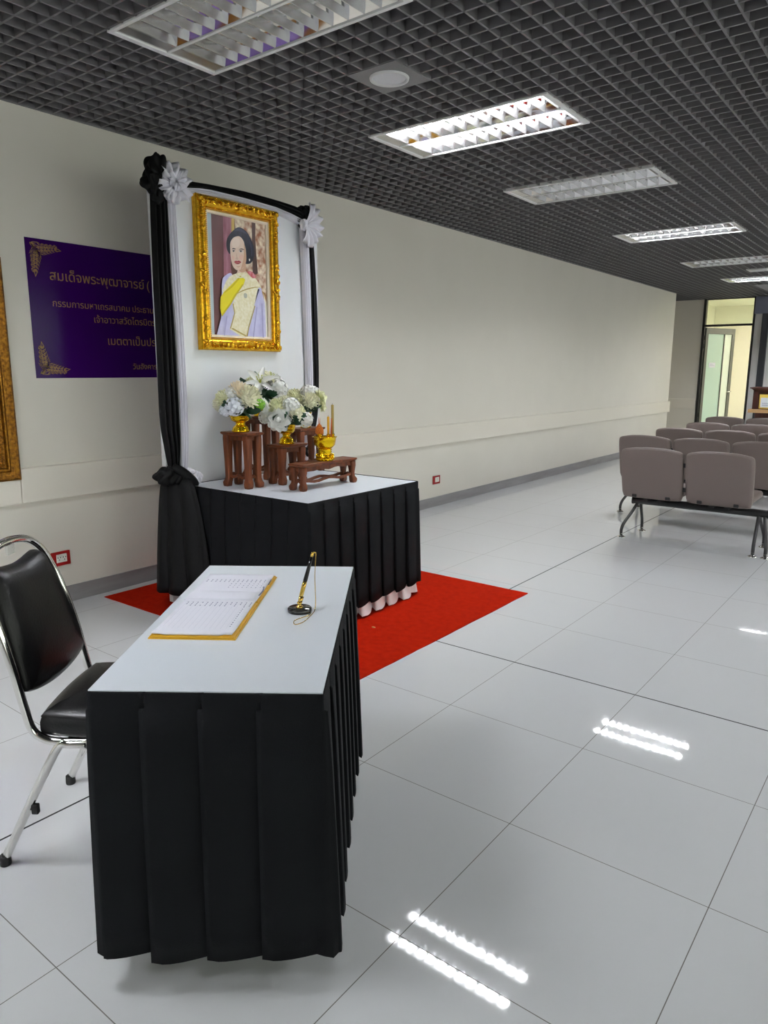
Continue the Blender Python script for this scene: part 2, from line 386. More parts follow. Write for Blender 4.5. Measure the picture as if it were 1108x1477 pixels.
# ------------------------------------------------------------------ ceiling lights
def make_light(on):
    t = thing('ceiling_light', 'x', 'ceiling light', (0, 0, ZC), 0, 'louvred ceiling lights')
    a, b = 0.605, 0.2925
    fr = MB()
    for x0, x1, y0, y1 in ((-a, a, -b, -b+0.02), (-a, a, b-0.02, b), (-a, -a+0.03, -b+0.02, b-0.02), (a-0.03, a, -b+0.02, b-0.02)):
        fr.box(x0, x1, y0, y1, -0.006, 0.014)
    fr.box(-a+0.03, a-0.03, -0.008, 0.008, -0.003, 0.012)
    fr.build('frame', M['lightframe'], t, bevel=0.002)
    hs = MB()
    hs.box(-a+0.01, a-0.01, -b+0.01, b-0.01, 0.112, 0.12)
    for s in (-1, 1): hs.box(s*(a-0.012)-0.004, s*(a-0.012)+0.004, -b+0.01, b-0.01, 0.0, 0.115)
    for s in (-1, 1): hs.box(-a+0.01, a-0.01, s*(b-0.012)-0.004, s*(b-0.012)+0.004, 0.0, 0.115)
    hs.build('housing', M['lightframe'], t)
    for c in (-0.14, 0.14):
        prof = [(0.128*(k-8)/8, 0.084-0.082*((k-8)/8)**2) for k in range(17)]
        rf = MB(); rf.sheet(lambda u, v: (-0.56+1.12*v, c+prof[int(round(u*16))][0], prof[int(round(u*16))][1]), 16, 1)
        rf.build('reflector', M['alu'], t)
        lv = MB()
        lv.box(-0.575, -0.50, c-0.128, c+0.128, 0.0, 0.006)
        n = 13
        for k in range(n):
            x = -0.495 + k*1.045/(n-1)
            vs = []
            for z, hw, th in ((0.001, 0.127, 0.002), (0.038, 0.112, 0.007)):
                for sx in (-1, 1):
                    for sy in (-1, 1): vs.append((x+sx*th, c+sy*hw, z))
            lv.add(vs, [(0,1,3,2),(4,6,7,5),(0,4,5,1),(2,3,7,6),(0,2,6,4),(1,5,7,3)])
        lv.build('louver', M['louvre'], t)
        MB().tube([(-0.56, c, 0.057), (0.56, c, 0.057)], 0.016, 14).build('lamp_tube', M['tube_on'] if on else M['tube_off'], t)
    return t
LIGHT_LABELS = [
    'unlit louvred ceiling light cut off by the top edge, nearest the banner wall corner',
    'large lit louvred ceiling light just past the round ceiling speaker plate',
    'unlit grey louvred ceiling light between the two largest lit ones',
    'lit louvred ceiling light halfway along the ceiling, after the mid unlit one',
    'unlit narrow-looking ceiling light above the waiting chairs, before the farthest lit one',
    'lit ceiling light farthest away, next to the glass door end']
proto = {0: make_light(0), 1: make_light(1)}
used = {0: False, 1: False}
for i, (x, y, on) in enumerate(LIGHTS):
    o = proto[on] if not used[on] else copy_tree(proto[on])
    used[on] = True
    o.location = (x+0.605, y+0.2925, ZC)
    if i < len(LIGHT_LABELS): o['label'] = LIGHT_LABELS[i]
    else: o['label'] = 'louvred ceiling light out of the picture, ' + ['over the near left part of the hall', 'over the near left end of the hall', 'over the right side near end', 'over the right side behind the viewer', 'over the right side beside the desk', 'over the right side level with the altar', 'over the right side just past the altar', 'over the right side by the first chair rows', 'over the right side by the last chair rows', 'over the right side by the far end'][i-len(LIGHT_LABELS)]

for (x, y), lab in zip(SPEAKERS, ('round ceiling speaker on a square grey plate between the two nearest lights', 'pale square ceiling plate beside the farthest lit ceiling light')):
    t = thing('ceiling_speaker', lab, 'speaker', (x, y, ZC))
    MB().box(-0.15, 0.15, -0.15, 0.15, -0.004, 0.01).build('plate', M['speaker_plate'] if y < 5 else M['speaker_ring'], t)
    MB().lathe([(0.100, -0.004), (0.098, -0.012), (0.088, -0.014), (0.083, -0.006), (0.083, -0.003)], n=40, cap0=False, cap1=False).build('ring', M['speaker_ring'], t)
    MB().lathe([(0.084, -0.005), (0.05, -0.008), (0.002, -0.009)], n=40, cap0=False).build('grille', M['speaker_grille'], t)

# lamp of the room beyond
t = thing('panel_lamp', 'square ceiling lamp of the room behind the glass door', 'ceiling light', (2.45, 16.6, 2.99))
MB().box(-0.62, 0.62, -0.62, 0.62, -0.02, 0.01).build('frame', M['lightframe'], t)
MB().box(-0.58, 0.58, -0.58, 0.58, -0.026, -0.02).build('diffuser', M['panel_lamp'], t)

t2 = copy_tree(t)  # copy added out of view to light the raised part by the door
for c in [x for x in COL.objects if x.parent == t2 and x.name.startswith('diffuser')]: c.data = c.data.copy(); c.data.materials[0] = M['panel_lamp_dim']
t2.location = (4.2, 13.7, 3.545); t2['label'] = 'square ceiling lamp in the raised ceiling past the end of the grid'

# ------------------------------------------------------------------ glass door and transom
d = bpy.data.objects.new('door_1', None); COL.objects.link(d); d.location = (0.13, YF, 0)
tag(d, 'open glass door in a black frame at the far end', 'door'); d['kind'] = 'structure'
fm = MB()
fm.box(0, 0.05, -0.02, 0.10, 0, ZC); fm.box(0.93, 0.97, -0.02, 0.10, 0, ZC); fm.box(0.05, 0.93, -0.02, 0.08, 2.335, 2.375); fm.box(0.05, 0.93, 0.0, 0.06, ZC-0.02, ZC+0.01)
fm.build('door_frame', M['door_frame'], d, bevel=0.004)
a = math.radians(64)
T = Matrix.Translation((0.055, 0.06, 0)) @ Matrix.Rotation(a, 4, 'Z')
lf = MB()
Wd = 0.87
lf.box(0, 0.075, -0.02, 0.02, 0.01, 2.32, T=T); lf.box(Wd-0.085, Wd, -0.02, 0.02, 0.01, 2.32, T=T)
lf.box(0.075, Wd-0.085, -0.02, 0.02, 2.2, 2.32, T=T); lf.box(0.075, Wd-0.085, -0.02, 0.02, 0.01, 0.14, T=T)
lf.box(0.55, 0.575, -0.018, 0.018, 0.14, 2.2, T=T)
leaf = lf.build('door_leaf', M['door_leaf'], d, bevel=0.003)
MB().box(0.075, 0.55, -0.004, 0.004, 0.14, 2.2, T=T).build('door_glass', M['frosted'], leaf)
MB().box(0.575, Wd-0.085, -0.004, 0.004, 0.14, 2.2, T=T).build('door_glass', M['clear_strip'], leaf)
h = MB()
h.tube([T @ Vector((Wd-0.04, -0.02, 1.02)), T @ Vector((Wd-0.04, -0.07, 1.02)), T @ Vector((Wd-0.16, -0.075, 1.02))], 0.011, 8)
h.tube([T @ Vector((Wd-0.04, 0.02, 1.02)), T @ Vector((Wd-0.04, 0.07, 1.02)), T @ Vector((Wd-0.16, 0.075, 1.02))], 0.011, 8)
h.build('door_handle', M['chrome'], leaf)
ps = MB(); ps.box(0.17, 0.36, -0.007, -0.0045, 1.52, 1.62, T=T)
for k in range(3): ps.box(0.19, 0.34-0.03*k, -0.0078, -0.007, 1.55+0.02*k, 1.556+0.02*k, mi=1, T=T)
ps.build('door_sticker', [M['sign_white'], M['ink']], leaf)
h = MB()
for z in (0.55, 1.95, 2.12): h.tube([(0.055, 0.02, z-0.045), (0.055, 0.02, z+0.045)], 0.012, 8)
h.build('hinge', M['door_frame'], d)
wd = MB().box(0.05, 0.93, 0.025, 0.031, 2.375, ZC-0.02).build('window_1', M['glass']); wd.location = d.location
tag(wd, 'clear transom pane above the glass door', 'window'); wd['kind'] = 'structure'

# ------------------------------------------------------------------ things on the left wall
def text_mesh(name, body, m, parent, y0, z0, width=None, scale=1.0, x=0.0):
    cu = bpy.data.curves.new('lettering', 'FONT'); cu.body = body; cu.size = 0.1; cu.extrude = 0.0004
    o = bpy.data.objects.new('lettering', cu); COL.objects.link(o)
    bpy.context.view_layer.update()
    me = bpy.data.meshes.new_from_object(o.evaluated_get(bpy.context.evaluated_depsgraph_get()))
    COL.objects.unlink(o); bpy.data.objects.remove(o)
    xs = [v.co.x for v in me.vertices]
    k = width/(max(xs)-min(xs)) if width else scale
    x0 = min(xs)
    for v in me.vertices:
        c = v.co.copy(); v.co = (x + c.z, y0 + (c.x-x0)*k, z0 + c.y*k)
    me.materials.clear(); me.materials.append(m); me.update()
    q = bpy.data.objects.new(name, me); COL.objects.link(q); q.parent = parent
    return q, k

BW = 1.46
t = thing('banner', 'purple vinyl banner with gold Thai lettering on the left wall', 'banner', (0.0, 0.852, 1.393))
MB().box(0.0004, 0.004, 0, BW, 0, 0.79).build('sheet', M['banner'], t)
LINES = [('สมเด็จพระพุฒาจารย์ (', 0.132, 0.568, 0.682), ('กรรมการมหาเถรสมาคม ประธาน', 0.136, 0.418, 0.70),
         ('เจ้าอาวาสวัดไตรมิตรวิ', 0.396, 0.338, 0.47), ('เมตตาเป็นประ', 0.481, 0.206, 0.375), ('วันอังคารที่', 0.649, 0.054, 0.21)]
for body, y, z, wd_ in LINES:
    words = body.split(' ')
    if len(words) == 1: text_mesh('lettering', body, M['banner_gold'], t, y, z, width=wd_, x=0.0045)
    else:
        split = 0.935 if words[1] == '(' else 0.735
        _, k_ = text_mesh('lettering', words[0], M['banner_gold'], t, y, z, width=wd_*split, x=0.0045)
        text_mesh('lettering', words[1], M['banner_gold'], t, y+wd_*(split+0.03), z, scale=k_, x=0.0045)
def kanok(sy, sz):
    """flame-leaf corner ornament, growing along +y and +z from its corner"""
    mb = MB()
    def leafshape(cx, cy, ang, ln, wd, curl=0.6, inner=True):
        pts = []
        n = 12
        for side in (1, -1):
            rng = range(n+1) if side == 1 else range(n-1, 0, -1)
            for i in rng:
                s = i/n; a = ang + curl*s
                px = cx + ln*s*math.cos(ang+curl*s*0.5); py = cy + ln*s*math.sin(ang+curl*s*0.5)
                w_ = wd*math.sin(PI*min(1, s**0.7))*(1-0.25*s)
                pts.append((px - side*w_*math.sin(a), py + side*w_*math.cos(a)))
        mb.add([(0.0052 if inner else 0.0056, sy*p[0], sz*p[1]) for p in pts], [tuple(range(len(pts)))], 0 if inner else 1)
        if wd > 0.0035 and inner:
            leafshape(cx+ln*0.28*math.cos(ang+0.1*curl), cy+ln*0.28*math.sin(ang+0.1*curl), ang+0.3*curl, ln*0.5, wd*0.42, curl*0.7, False)
    for arm in (0, 1):
        base = 0 if arm == 0 else PI/2
        def at(u, v): return (u, v) if arm == 0 else (v, u)
        for k in range(6):                       # flame leaves fanning off the arm, shrinking to its tip
            u = 0.050+0.021*k; w_ = 0.058*(1-0.11*k)
            for c in (1, -1):
                cx, cy = at(u, 0.042-0.002*k)
                d = c if arm == 0 else -c
                leafshape(cx, cy, base+d*1.15, w_, 0.0058*(1-0.09*k), -d*1.2)
                cx, cy = at(u+0.006, 0.042-0.002*k)
                leafshape(cx, cy, base+d*0.5, w_*0.75, 0.0042*(1-0.09*k), d*0.9)
        cx, cy = at(0.155, 0.034); leafshape(cx, cy, base, 0.045, 0.010, 0.2)
        for k in range(5):
            cx, cy = at(0.055+0.024*k, 0.012); leafshape(cx, cy, base, 0.026, 0.0045, 0.7 if arm == 0 else -0.7)
    for k in range(6):
        leafshape(0.012+0.004*k, 0.016+0.002*k, PI/4-1.2+0.46*k, 0.058, 0.0052, 0.5)
    for k in range(3):
        leafshape(0.035+0.012*k, 0.035+0.012*k, PI/4+0.5*(k-1), 0.045, 0.006, 0.3)
    leafshape(0.010, 0.010, PI/4, 0.04, 0.006, 0.1)
    return mb
k1 = kanok(1, -1).build('corner_ornament', [M['banner_gold'], M['banner']], t); k1.location = (0, 0.016, 0.775)
k2 = kanok(1, 1).build('corner_ornament', [M['banner_gold'], M['banner']], t); k2.location = (0, 0.016, 0.015)

def outlet(y, z, w_, h_, lab, gangs):
    t = thing('wall_outlet', lab, 'power outlet', (0.0, y, z))
    MB().box(0, 0.010, 0, w_, 0, h_).build('plate', M['red_plastic'], t, bevel=0.003)
    s = MB(); s.box(0.008, 0.014, w_*0.25, w_*0.80, h_*0.24, h_*0.82)
    so = s.build('socket', M['white_plastic'], t, bevel=0.002)
    q = MB()
    for g in range(gangs):
        cy = w_*0.25 + w_*0.55*(g+0.5)/gangs
        for dy, dz in ((-0.008, 0.006), (0.008, 0.006), (0, -0.009)):
            q.box(0.0135, 0.0145, cy+dy-0.0022, cy+dy+0.0022, h_*0.53+dz-0.004, h_*0.53+dz+0.004)
    q.build('slot', M['dark_slot'], so)
outlet(0.842, 0.243, 0.122, 0.09, 'red wall outlet with a double white socket, above the baseboard behind the black chair', 2)
outlet(5.062, 0.242, 0.135, 0.09, 'small red wall outlet right of the altar table', 1)
t = thing('blank_plate', 'white blank cover plate beside the red outlet behind the chair', 'cover plate', (0, 0.725, 0.243))
MB().box(0, 0.007, 0, 0.11, 0, 0.09).build('plate', M['wall'], t, bevel=0.003)

def picture_frame(t, y0, y1, z0, z1, x0, prof, m):
    """mitred frame swept round a rectangle facing +x; prof = (inset, height over x0)"""
    rs = []
    for ins, hgt in prof:
        rs.append([(x0+hgt, y0+ins, z0+ins), (x0+hgt, y1-ins, z0+ins), (x0+hgt, y1-ins, z1-ins), (x0+hgt, y0+ins, z1-ins)])
    mb = MB(); mb.rings(rs, True, False, False, 0, False)
    return mb
# gilt picture cut off by the left edge
t = thing('framed_picture', 'gilt framed picture on the wall cut off by the left edge of the view', 'picture', (0, 0.26, 0.812))
y0, y1, z0, z1 = -0.25, 0.692, 0.812, 2.05
f = picture_frame(t, y0, y1, z0, z1, 0.0, [(0, 0), (0, 0.040), (0.012, 0.048), (0.03, 0.034), (0.05, 0.034), (0.062, 0.046), (0.07, 0.044), (0.075, 0.026), (0.115, 0.022), (0.125, 0.03), (0.135, 0.018), (0.135, 0.004)], None)
fo = f.build('frame', M['gold_dark'], t, world=True)
b = MB(); rnd = random.Random(4)
zz = z0+0.08
while zz < z1-0.08:
    b.ball((0.026, y1-0.095+0.010*math.sin(zz*190), zz), (0.006, 0.011, 0.006), 6, 4); zz += 0.013
yy = y0+0.1
while yy < y1-0.08:
    b.ball((0.026, yy, z0+0.095+0.010*math.sin(yy*190)), (0.006, 0.006, 0.011), 6, 4); yy += 0.013
b.build('carving', M['gold_dark'], t, world=True)
MB().box(0.002, 0.008, y0+0.13, y1-0.13, z0+0.13, z1-0.13).build('picture', mat('violet_picture', srgb(120, 92, 160), 0.3, noise=(3, srgb(98, 72, 140), (1, 1, 1))), t, world=True)

# ------------------------------------------------------------------ rug
rg = MB(); rnd = random.Random(2)
ol = []
for (xa, ya), (xb, yb) in (((0.10, 1.12), (2.21, 1.13)), ((2.21, 1.13), (2.225, 2.88)), ((2.225, 2.88), (0.12, 2.90)), ((0.12, 2.90), (0.10, 1.12))):
    for k in range(24):
        s = k/24; ol.append((xa+(xb-xa)*s+rnd.uniform(-.002, .002)*(k > 0), ya+(yb-ya)*s+rnd.uniform(-.002, .002)*(k > 0)))
rg.rings([[(x, y, z) for x, y in ol] for z in (0.0, 0.005)], True, True, True, 0, False)
tag(rg.build('rug', M['rug']), 'flat red felt rug under the altar table', 'rug')
s = MB().ball((1.83, 1.74, 0.008), (0.014, 0.007, 0.003), 8, 4)
tag(s.build('leaf_scrap', M['scrap']), 'tiny tan scrap lying on the red rug', 'scrap')
# ------------------------------------------------------------------ skirted tables
def skirt(x0, x1, y0, y1, zt, zb, pleat, a_top, a_bot, flare, band=0.045, seed=1, rc=0.012, fold=0.012, rows=9, wav=0.004, sharp=0.7):
    """knife-pleated cloth round a rectangle (counter-clockwise), band at the top"""
    rnd = random.Random(seed); P = []          # (x, y, nx, ny, pleat offset 0..1, hem shift)
    sides = [((x0, y0), (x1, y0), (0, -1)), ((x1, y0), (x1, y1), (1, 0)), ((x1, y1), (x0, y1), (0, 1)), ((x0, y1), (x0, y0), (-1, 0))]
    for (ax, ay), (bx, by), (nx, ny) in sides:
        ln = math.hypot(bx-ax, by-ay); n = max(2, round(ln/pleat)); tx, ty = (bx-ax)/ln, (by-ay)/ln
        for k in range(n):
            am = rnd.uniform(0.75, 1.15); hs = rnd.uniform(-wav, wav); pl = ln/n
            for j, (q, o) in enumerate(((-fold/pl if k else 0.02, 0.90), (0.0, 0.98), (0.08, 1.0), (0.22, 0.97), (0.42, 0.80), (0.64, 0.50), (0.84, 0.18), (0.99, 0.0))):
                s = min(max((k+q)*pl, rc*0.2), ln-rc*0.2)
                if k == 0 and j == 0: o = 0.75
                if k == n-1 and j == 7: o = 0.5
                P.append((ax+tx*s, ay+ty*s, nx, ny, o*am, hs + (0.006*(q-0.3) if q > 0 else 0), k == 0 and j < 2))
        # rounded corner
        cnx, cny = (nx+tx)/math.sqrt(2), (ny+ty)/math.sqrt(2)
        P.append((bx, by, cnx, cny, 0.65, 0.004, True))
    rs = []
    zs = [zt, zt-0.004, zt-band] + [zt-band-0.006-(zt-band-0.006-zb)*i/rows for i in range(rows+1)]
    for z in zs:
        d = max(0.0, (zt-band-z)/(zt-band-zb)); ring = []
        for x, y, nx, ny, o, hs, _ in P:
            off = 0.003 + (0 if d == 0 else (a_top+(a_bot-a_top)*d**sharp)*o) + flare*d
            if z == zt: off = 0.001
            ring.append((x+nx*off, y+ny*off, z+(hs*d)))
        rs.append(ring)
    mb = MB(); mb.rings(rs, True, False, False, 0, True)
    return mb

# altar table
t = thing('altar_table', 'square altar table with white top and black pleated skirt on the red rug', 'table', (1.115, 1.915, 0))
MB().box(0.61, 1.65, 1.41, 2.42, 0.725, 0.7485).build('tabletop', M['laminate'], t, world=True)
sk = skirt(0.61, 1.65, 1.41, 2.42, 0.7515, 0.085, 0.125, 0.007, 0.024, 0.010, seed=5, wav=0.006).build('skirt', M['black_cloth'], t, world=True, thick=0.0015)
skirt(0.66, 1.625, 1.435, 2.395, 0.70, 0.014, 0.135, 0.0, 0.062, 0.0, band=0.01, seed=9, fold=0.03, wav=0.006, sharp=4.0).build('lining', M['white_satin'], sk, world=True)
for x in (0.68, 1.58):
    for y in (1.48, 2.34): MB().box(x-0.015, x+0.015, y-0.015, y+0.015, 0.006, 0.726).build('leg', M['steel'], t, world=True)

# signing desk (local axes: x across the short side, y along the length away from the viewer)
DRZ = math.atan2(0.592, 0.806)
DESK = Vector((2.833, -0.539, 0))
DW, DL = 0.52, 1.035
t = thing('signing_desk', 'narrow signing desk with white top and black pleated skirt, nearest the viewer', 'desk', DESK, DRZ)
MB().box(0, DW, 0, DL, 0.722, 0.75).build('tabletop', M['laminate'], t, bevel=0.0015)
skirt(0, DW, 0, DL, 0.747, 0.090, 0.137, 0.006, 0.026, 0.006, band=0.038, seed=12, wav=0.009, fold=0.016).build('skirt', M['black_cloth'], t, thick=0.0015)
for x in (0.06, DW-0.06):
    for y in (0.12, DL-0.12): MB().box(x-0.014, x+0.014, y-0.014, y+0.014, 0, 0.723).build('leg', M['steel'], t)

# ------------------------------------------------------------------ backdrop board with drapes
XB = 0.55
t = thing('backdrop_board', 'tall glossy white backdrop board standing behind the altar table', 'board', (0.53, 2.01, 0))
MB().box(0.515, XB, 1.32, 2.70, 0.0055, 2.50).build('board', M['vinyl'], t, world=True, bevel=0.002)
fr = MB()
for y in (1.36, 2.66): fr.box(0.485, 0.515, y-0.015, y+0.015, 0.0055, 2.48)
fr.box(0.485, 0.515, 1.36, 2.66, 2.44, 2.47); fr.box(0.485, 0.515, 1.36, 2.66, 0.9, 0.93)
fr.build('support_frame', M['steel'], t, world=True)

def cloth(mb, st, folds, n=44, phase=0.0, seed=0):
    """st: stations (A, B, normal, depth); folded cloth band, closed at the back"""
    rnd = random.Random(seed); rs = []
    amps = [rnd.uniform(0.55, 1.0) for _ in range(folds+2)]
    for q, (A, B, nn, dep) in enumerate(st):
        A, B, nn = Vector(A), Vector(B), Vector(nn); r = []
        for i in range(n+1):
            f = i/n; g = f*folds+phase+0.05*math.sin(q*0.9)
            k = int(g) % len(amps)
            pr = (0.25+0.75*abs(math.sin(PI*g))**0.8*amps[k])*min(1, 7*f+0.1)*min(1, 7*(1-f)+0.1)
            r.append(A+(B-A)*f+nn*dep*pr)
        r.append(B+nn*0.0005); r.append(A+nn*0.0005)
        rs.append(r)
    mb.rings(rs, True, True, True, 0, True)
def fall_stations(rows, x, dep):
    """rows (yl, yr, z) top to bottom -> stations on the board face"""
    rows = smooth_path(rows, 5)
    return [((x, a, z), (x, b, z), (1, 0, 0), dep) for a, b, z in rows]
def lerp_at(y, tab):
    for (a, za), (b, zb) in zip(tab, tab[1:]):
        if y <= b: return za+(zb-za)*max(0, y-a)/(b-a)
    return tab[-1][1]
def rosette(mb, c, e1, e2, nn, R, pleats, depth, a0=-PI, a1=PI, seed=0, lobes=0.10, hollow=0.2, sx=1.0):
    rnd = random.Random(seed); nu = pleats*8; nv = 6
    jit = [rnd.uniform(0.85, 1.12) for _ in range(pleats+1)]
    c, e1, e2, nn = Vector(c), Vector(e1), Vector(e2), Vector(nn)
    def fn(u, v):
        a = a0+(a1-a0)*u; g = u*pleats; k = int(min(g, pleats-0.001))
        w = math.cos(2*PI*g)
        r = R*(0.10+0.90*v)*(jit[k]*(1-lobes*(1-abs(math.cos(PI*g)))*v))
        h = depth*(hollow+0.9*math.sin(PI*0.62*v)) + depth*0.42*v*w - depth*0.35*v**3
        return c+e1*(r*math.cos(a)*sx)+e2*(r*math.sin(a))+nn*h
    mb.sheet(fn, nu, nv)
def ruffle(mb, c, rx, ry, rz, seed=0, k=5, amp=0.22):
    rnd = random.Random(seed); p = [rnd.uniform(0, 6.28) for _ in range(6)]
    nu, nv = 48, 28; rs = []
    for j in range(nv+1):
        ph = -PI/2+PI*j/nv; r = []
        for i in range(nu):
            th = 2*PI*i/nu
            d = 1+amp*math.sin(k*th+2.2*math.sin(2*ph+p[0])+p[1])*math.cos(ph)+amp*0.6*math.sin(4*ph+2*th+p[2])+amp*0.4*math.sin(7*th-3*ph+p[3])*math.cos(ph)
            q = max(math.cos(ph), 0.03)
            r.append((c[0]+rx*d*q*math.cos(th), c[1]+ry*d*q*math.sin(th), c[2]+rz*d*math.sin(ph)))
        rs.append(r)
    mb.rings(rs, True, True, True, 0, True)

# black drape
t = thing('black_drape', 'black cloth drape knotted round the top and sides of the white board', 'drape', (XB, 2.01, 0.75))
m = MB()
cloth(m, fall_stations([(1.318, 1.405, 2.47), (1.312, 1.418, 2.38), (1.303, 1.418, 1.97), (1.300, 1.426, 1.58), (1.294, 1.428, 1.17), (1.312, 1.424, 1.0), (1.335, 1.402, 0.86), (1.345, 1.395, 0.82)], XB+0.002, 0.05), 4, seed=1)
m.build('left_fall', M['black_satin'], t, world=True)
m = MB()
cloth(m, fall_stations([(2.56, 2.645, 2.45), (2.565, 2.652, 2.35), (2.58, 2.672, 2.10), (2.59, 2.688, 1.71), (2.60, 2.688, 1.36), (2.56, 2.672, 1.12), (2.53, 2.62, 0.95), (2.51, 2.58, 0.86)], XB+0.002, 0.03), 3, seed=2)
m.build('right_fall', M['black_satin'], t, world=True)
m = MB(); st = []
for i in range(17):
    s = i/16; y = 1.40+1.20*s; zt_ = lerp_at(y, ((1.4, 2.525), (1.53, 2.535), (1.7, 2.545), (1.98, 2.560), (2.28, 2.557), (2.44, 2.552), (2.6, 2.53))); zb_ = lerp_at(y, ((1.4, 2.475), (1.53, 2.490), (1.7, 2.517), (1.98, 2.517), (2.28, 2.509), (2.44, 2.488), (2.6, 2.45)))
    st.append(((XB+0.002, y, zt_), (XB+0.002, y, zb_), (1, 0, 0), 0.040))
cloth(m, st, 3, seed=3); m.build('swag', M['black_satin'], t, world=True)
m = MB()
ruffle(m, (XB+0.03, 1.355, 2.555), 0.055, 0.062, 0.075, seed=1, k=5)
ruffle(m, (XB+0.03, 1.312, 2.480), 0.050, 0.055, 0.060, seed=2, k=6)
ruffle(m, (XB+0.035, 1.345, 2.415), 0.030, 0.038, 0.05, seed=8, k=4)
m.build('rosette', M['black_satin'], t, world=True)
m = MB()
rosette(m, (XB+0.004, 2.59, 2.452), (0, 1, 0), (0, 0, 1), (1, 0, 0), 0.112, 11, 0.024, seed=4)
ruffle(m, (XB+0.02, 2.565, 2.525), 0.030, 0.055, 0.038, seed=6, k=5)
ruffle(m, (XB+0.02, 2.660, 2.43), 0.028, 0.035, 0.05, seed=7, k=5)
m.build('rosette', M['black_satin'], t, world=True)
m = MB()       # big knot at the table corner: loops and binding
ruffle(m, (XB+0.055, 1.285, 0.815), 0.050, 0.070, 0.055, seed=11, k=4, amp=0.18)
ruffle(m, (XB+0.075, 1.365, 0.800), 0.045, 0.050, 0.050, seed=12, k=5, amp=0.15)
m.tube(smooth_path([(XB+0.06, 1.33, 0.86), (XB+0.10, 1.36, 0.84), (XB+0.12, 1.41, 0.79), (XB+0.11, 1.44, 0.755), (XB+0.08, 1.42, 0.74)], 5), 0.030, 10)
m.build('knot', M['black_satin'], t, world=True)
m = MB()
ruffle(m, (XB+0.035, 2.54, 0.85), 0.03, 0.05, 0.05, seed=14, k=4, amp=0.18)
m.build('knot', M['black_satin'], t, world=True)
# tail of the drape spreading over the table corner to the floor
m = MB()
st = []
for i in range(15):
    s = i/14; z = 0.80-0.715*s
    e = s**0.6
    A = (0.55-0.07*e, 1.292-0.035*e, z); B = (0.70+0.20*e, 1.385-0.02*s, z)
    st.append((A, B, (0.1, -1, 0), 0.012+0.035*s))
cloth(m, st, 3, n=60, seed=5, phase=0.3)
m.build('tail', M['black_satin'], t, world=True)

# white drape
t = thing('white_drape', 'white cloth drape with rosettes lying inside the black drape on the board', 'drape', (XB, 2.01, 0.76))
m = MB()
cloth(m, fall_stations([(1.405, 1.475, 2.46), (1.41, 1.480, 2.40), (1.415, 1.488, 1.98), (1.425, 1.494, 1.58), (1.425, 1.492, 1.17), (1.42, 1.488, 1.0), (1.41, 1.47, 0.83), (1.41, 1.46, 0.80)], XB+0.002, 0.03), 4, seed=11)
m.build('left_fall', M['white_cloth'], t, world=True)
m = MB()
cloth(m, fall_stations([(2.505, 2.585, 2.42), (2.508, 2.588, 2.33), (2.520, 2.598, 2.08), (2.532, 2.604, 1.71), (2.538, 2.610, 1.36), (2.52, 2.58, 1.05), (2.515, 2.565, 0.87)], XB+0.012, 0.034), 4, seed=12)
m.build('right_fall', M['white_cloth'], t, world=True)
m = MB(); st = []
for i in range(17):
    s = i/16; y = 1.47+1.08*s; zt_ = lerp_at(y, ((1.4, 2.478), (1.53, 2.493), (1.7, 2.520), (1.98, 2.520), (2.28, 2.512), (2.44, 2.492), (2.6, 2.455))); zb_ = lerp_at(y, ((1.4, 2.445), (1.53, 2.462), (1.7, 2.475), (1.98, 2.480), (2.28, 2.468), (2.44, 2.446), (2.6, 2.405)))
    st.append(((XB+0.004, y, zt_), (XB+0.004, y, zb_), (1, 0, 0), 0.034))
cloth(m, st, 3, seed=13); m.build('swag', M['white_cloth'], t, world=True)
m = MB()
rosette(m, (XB+0.045, 1.445, 2.485), (0, 1, 0), (0, 0, 1), (1, -0.2, 0), 0.108, 11, 0.05, seed=15, lobes=0.05)
rosette(m, (XB+0.06, 1.450, 2.500), (0, 1, 0.2), (0, -0.2, 1), (1, -0.3, 0.1), 0.062, 8, 0.05, seed=16)
ruffle(m, (XB+0.06, 1.415, 2.425), 0.030, 0.035, 0.04, seed=17, k=5)
m.build('rosette', M['white_cloth'], t, world=True, thick=0.001)
m = MB()
rosette(m, (XB+0.05, 2.530, 2.435), (0, 1, -0.25), (0, 0.25, 1), (1, 0, 0), 0.150, 9, 0.042, a0=-PI*0.60, a1=PI*0.58, seed=18, sx=0.95, lobes=0.05)
ruffle(m, (XB+0.06, 2.505, 2.425), 0.022, 0.026, 0.036, seed=19, k=4)
m.build('rosette', M['white_cloth'], t, world=True, thick=0.001)
m = MB(); ruffle(m, (XB+0.07, 1.435, 0.815), 0.028, 0.04, 0.035, seed=20, k=5); ruffle(m, (XB+0.085, 1.478, 0.79), 0.03, 0.038, 0.038, seed=21, k=5)
m.build('knot', M['white_cloth'], t, world=True)
m = MB(); ruffle(m, (XB+0.06, 2.56, 0.835), 0.04, 0.06, 0.065, seed=22, k=5); m.build('knot', M['white_cloth'], t, world=True)

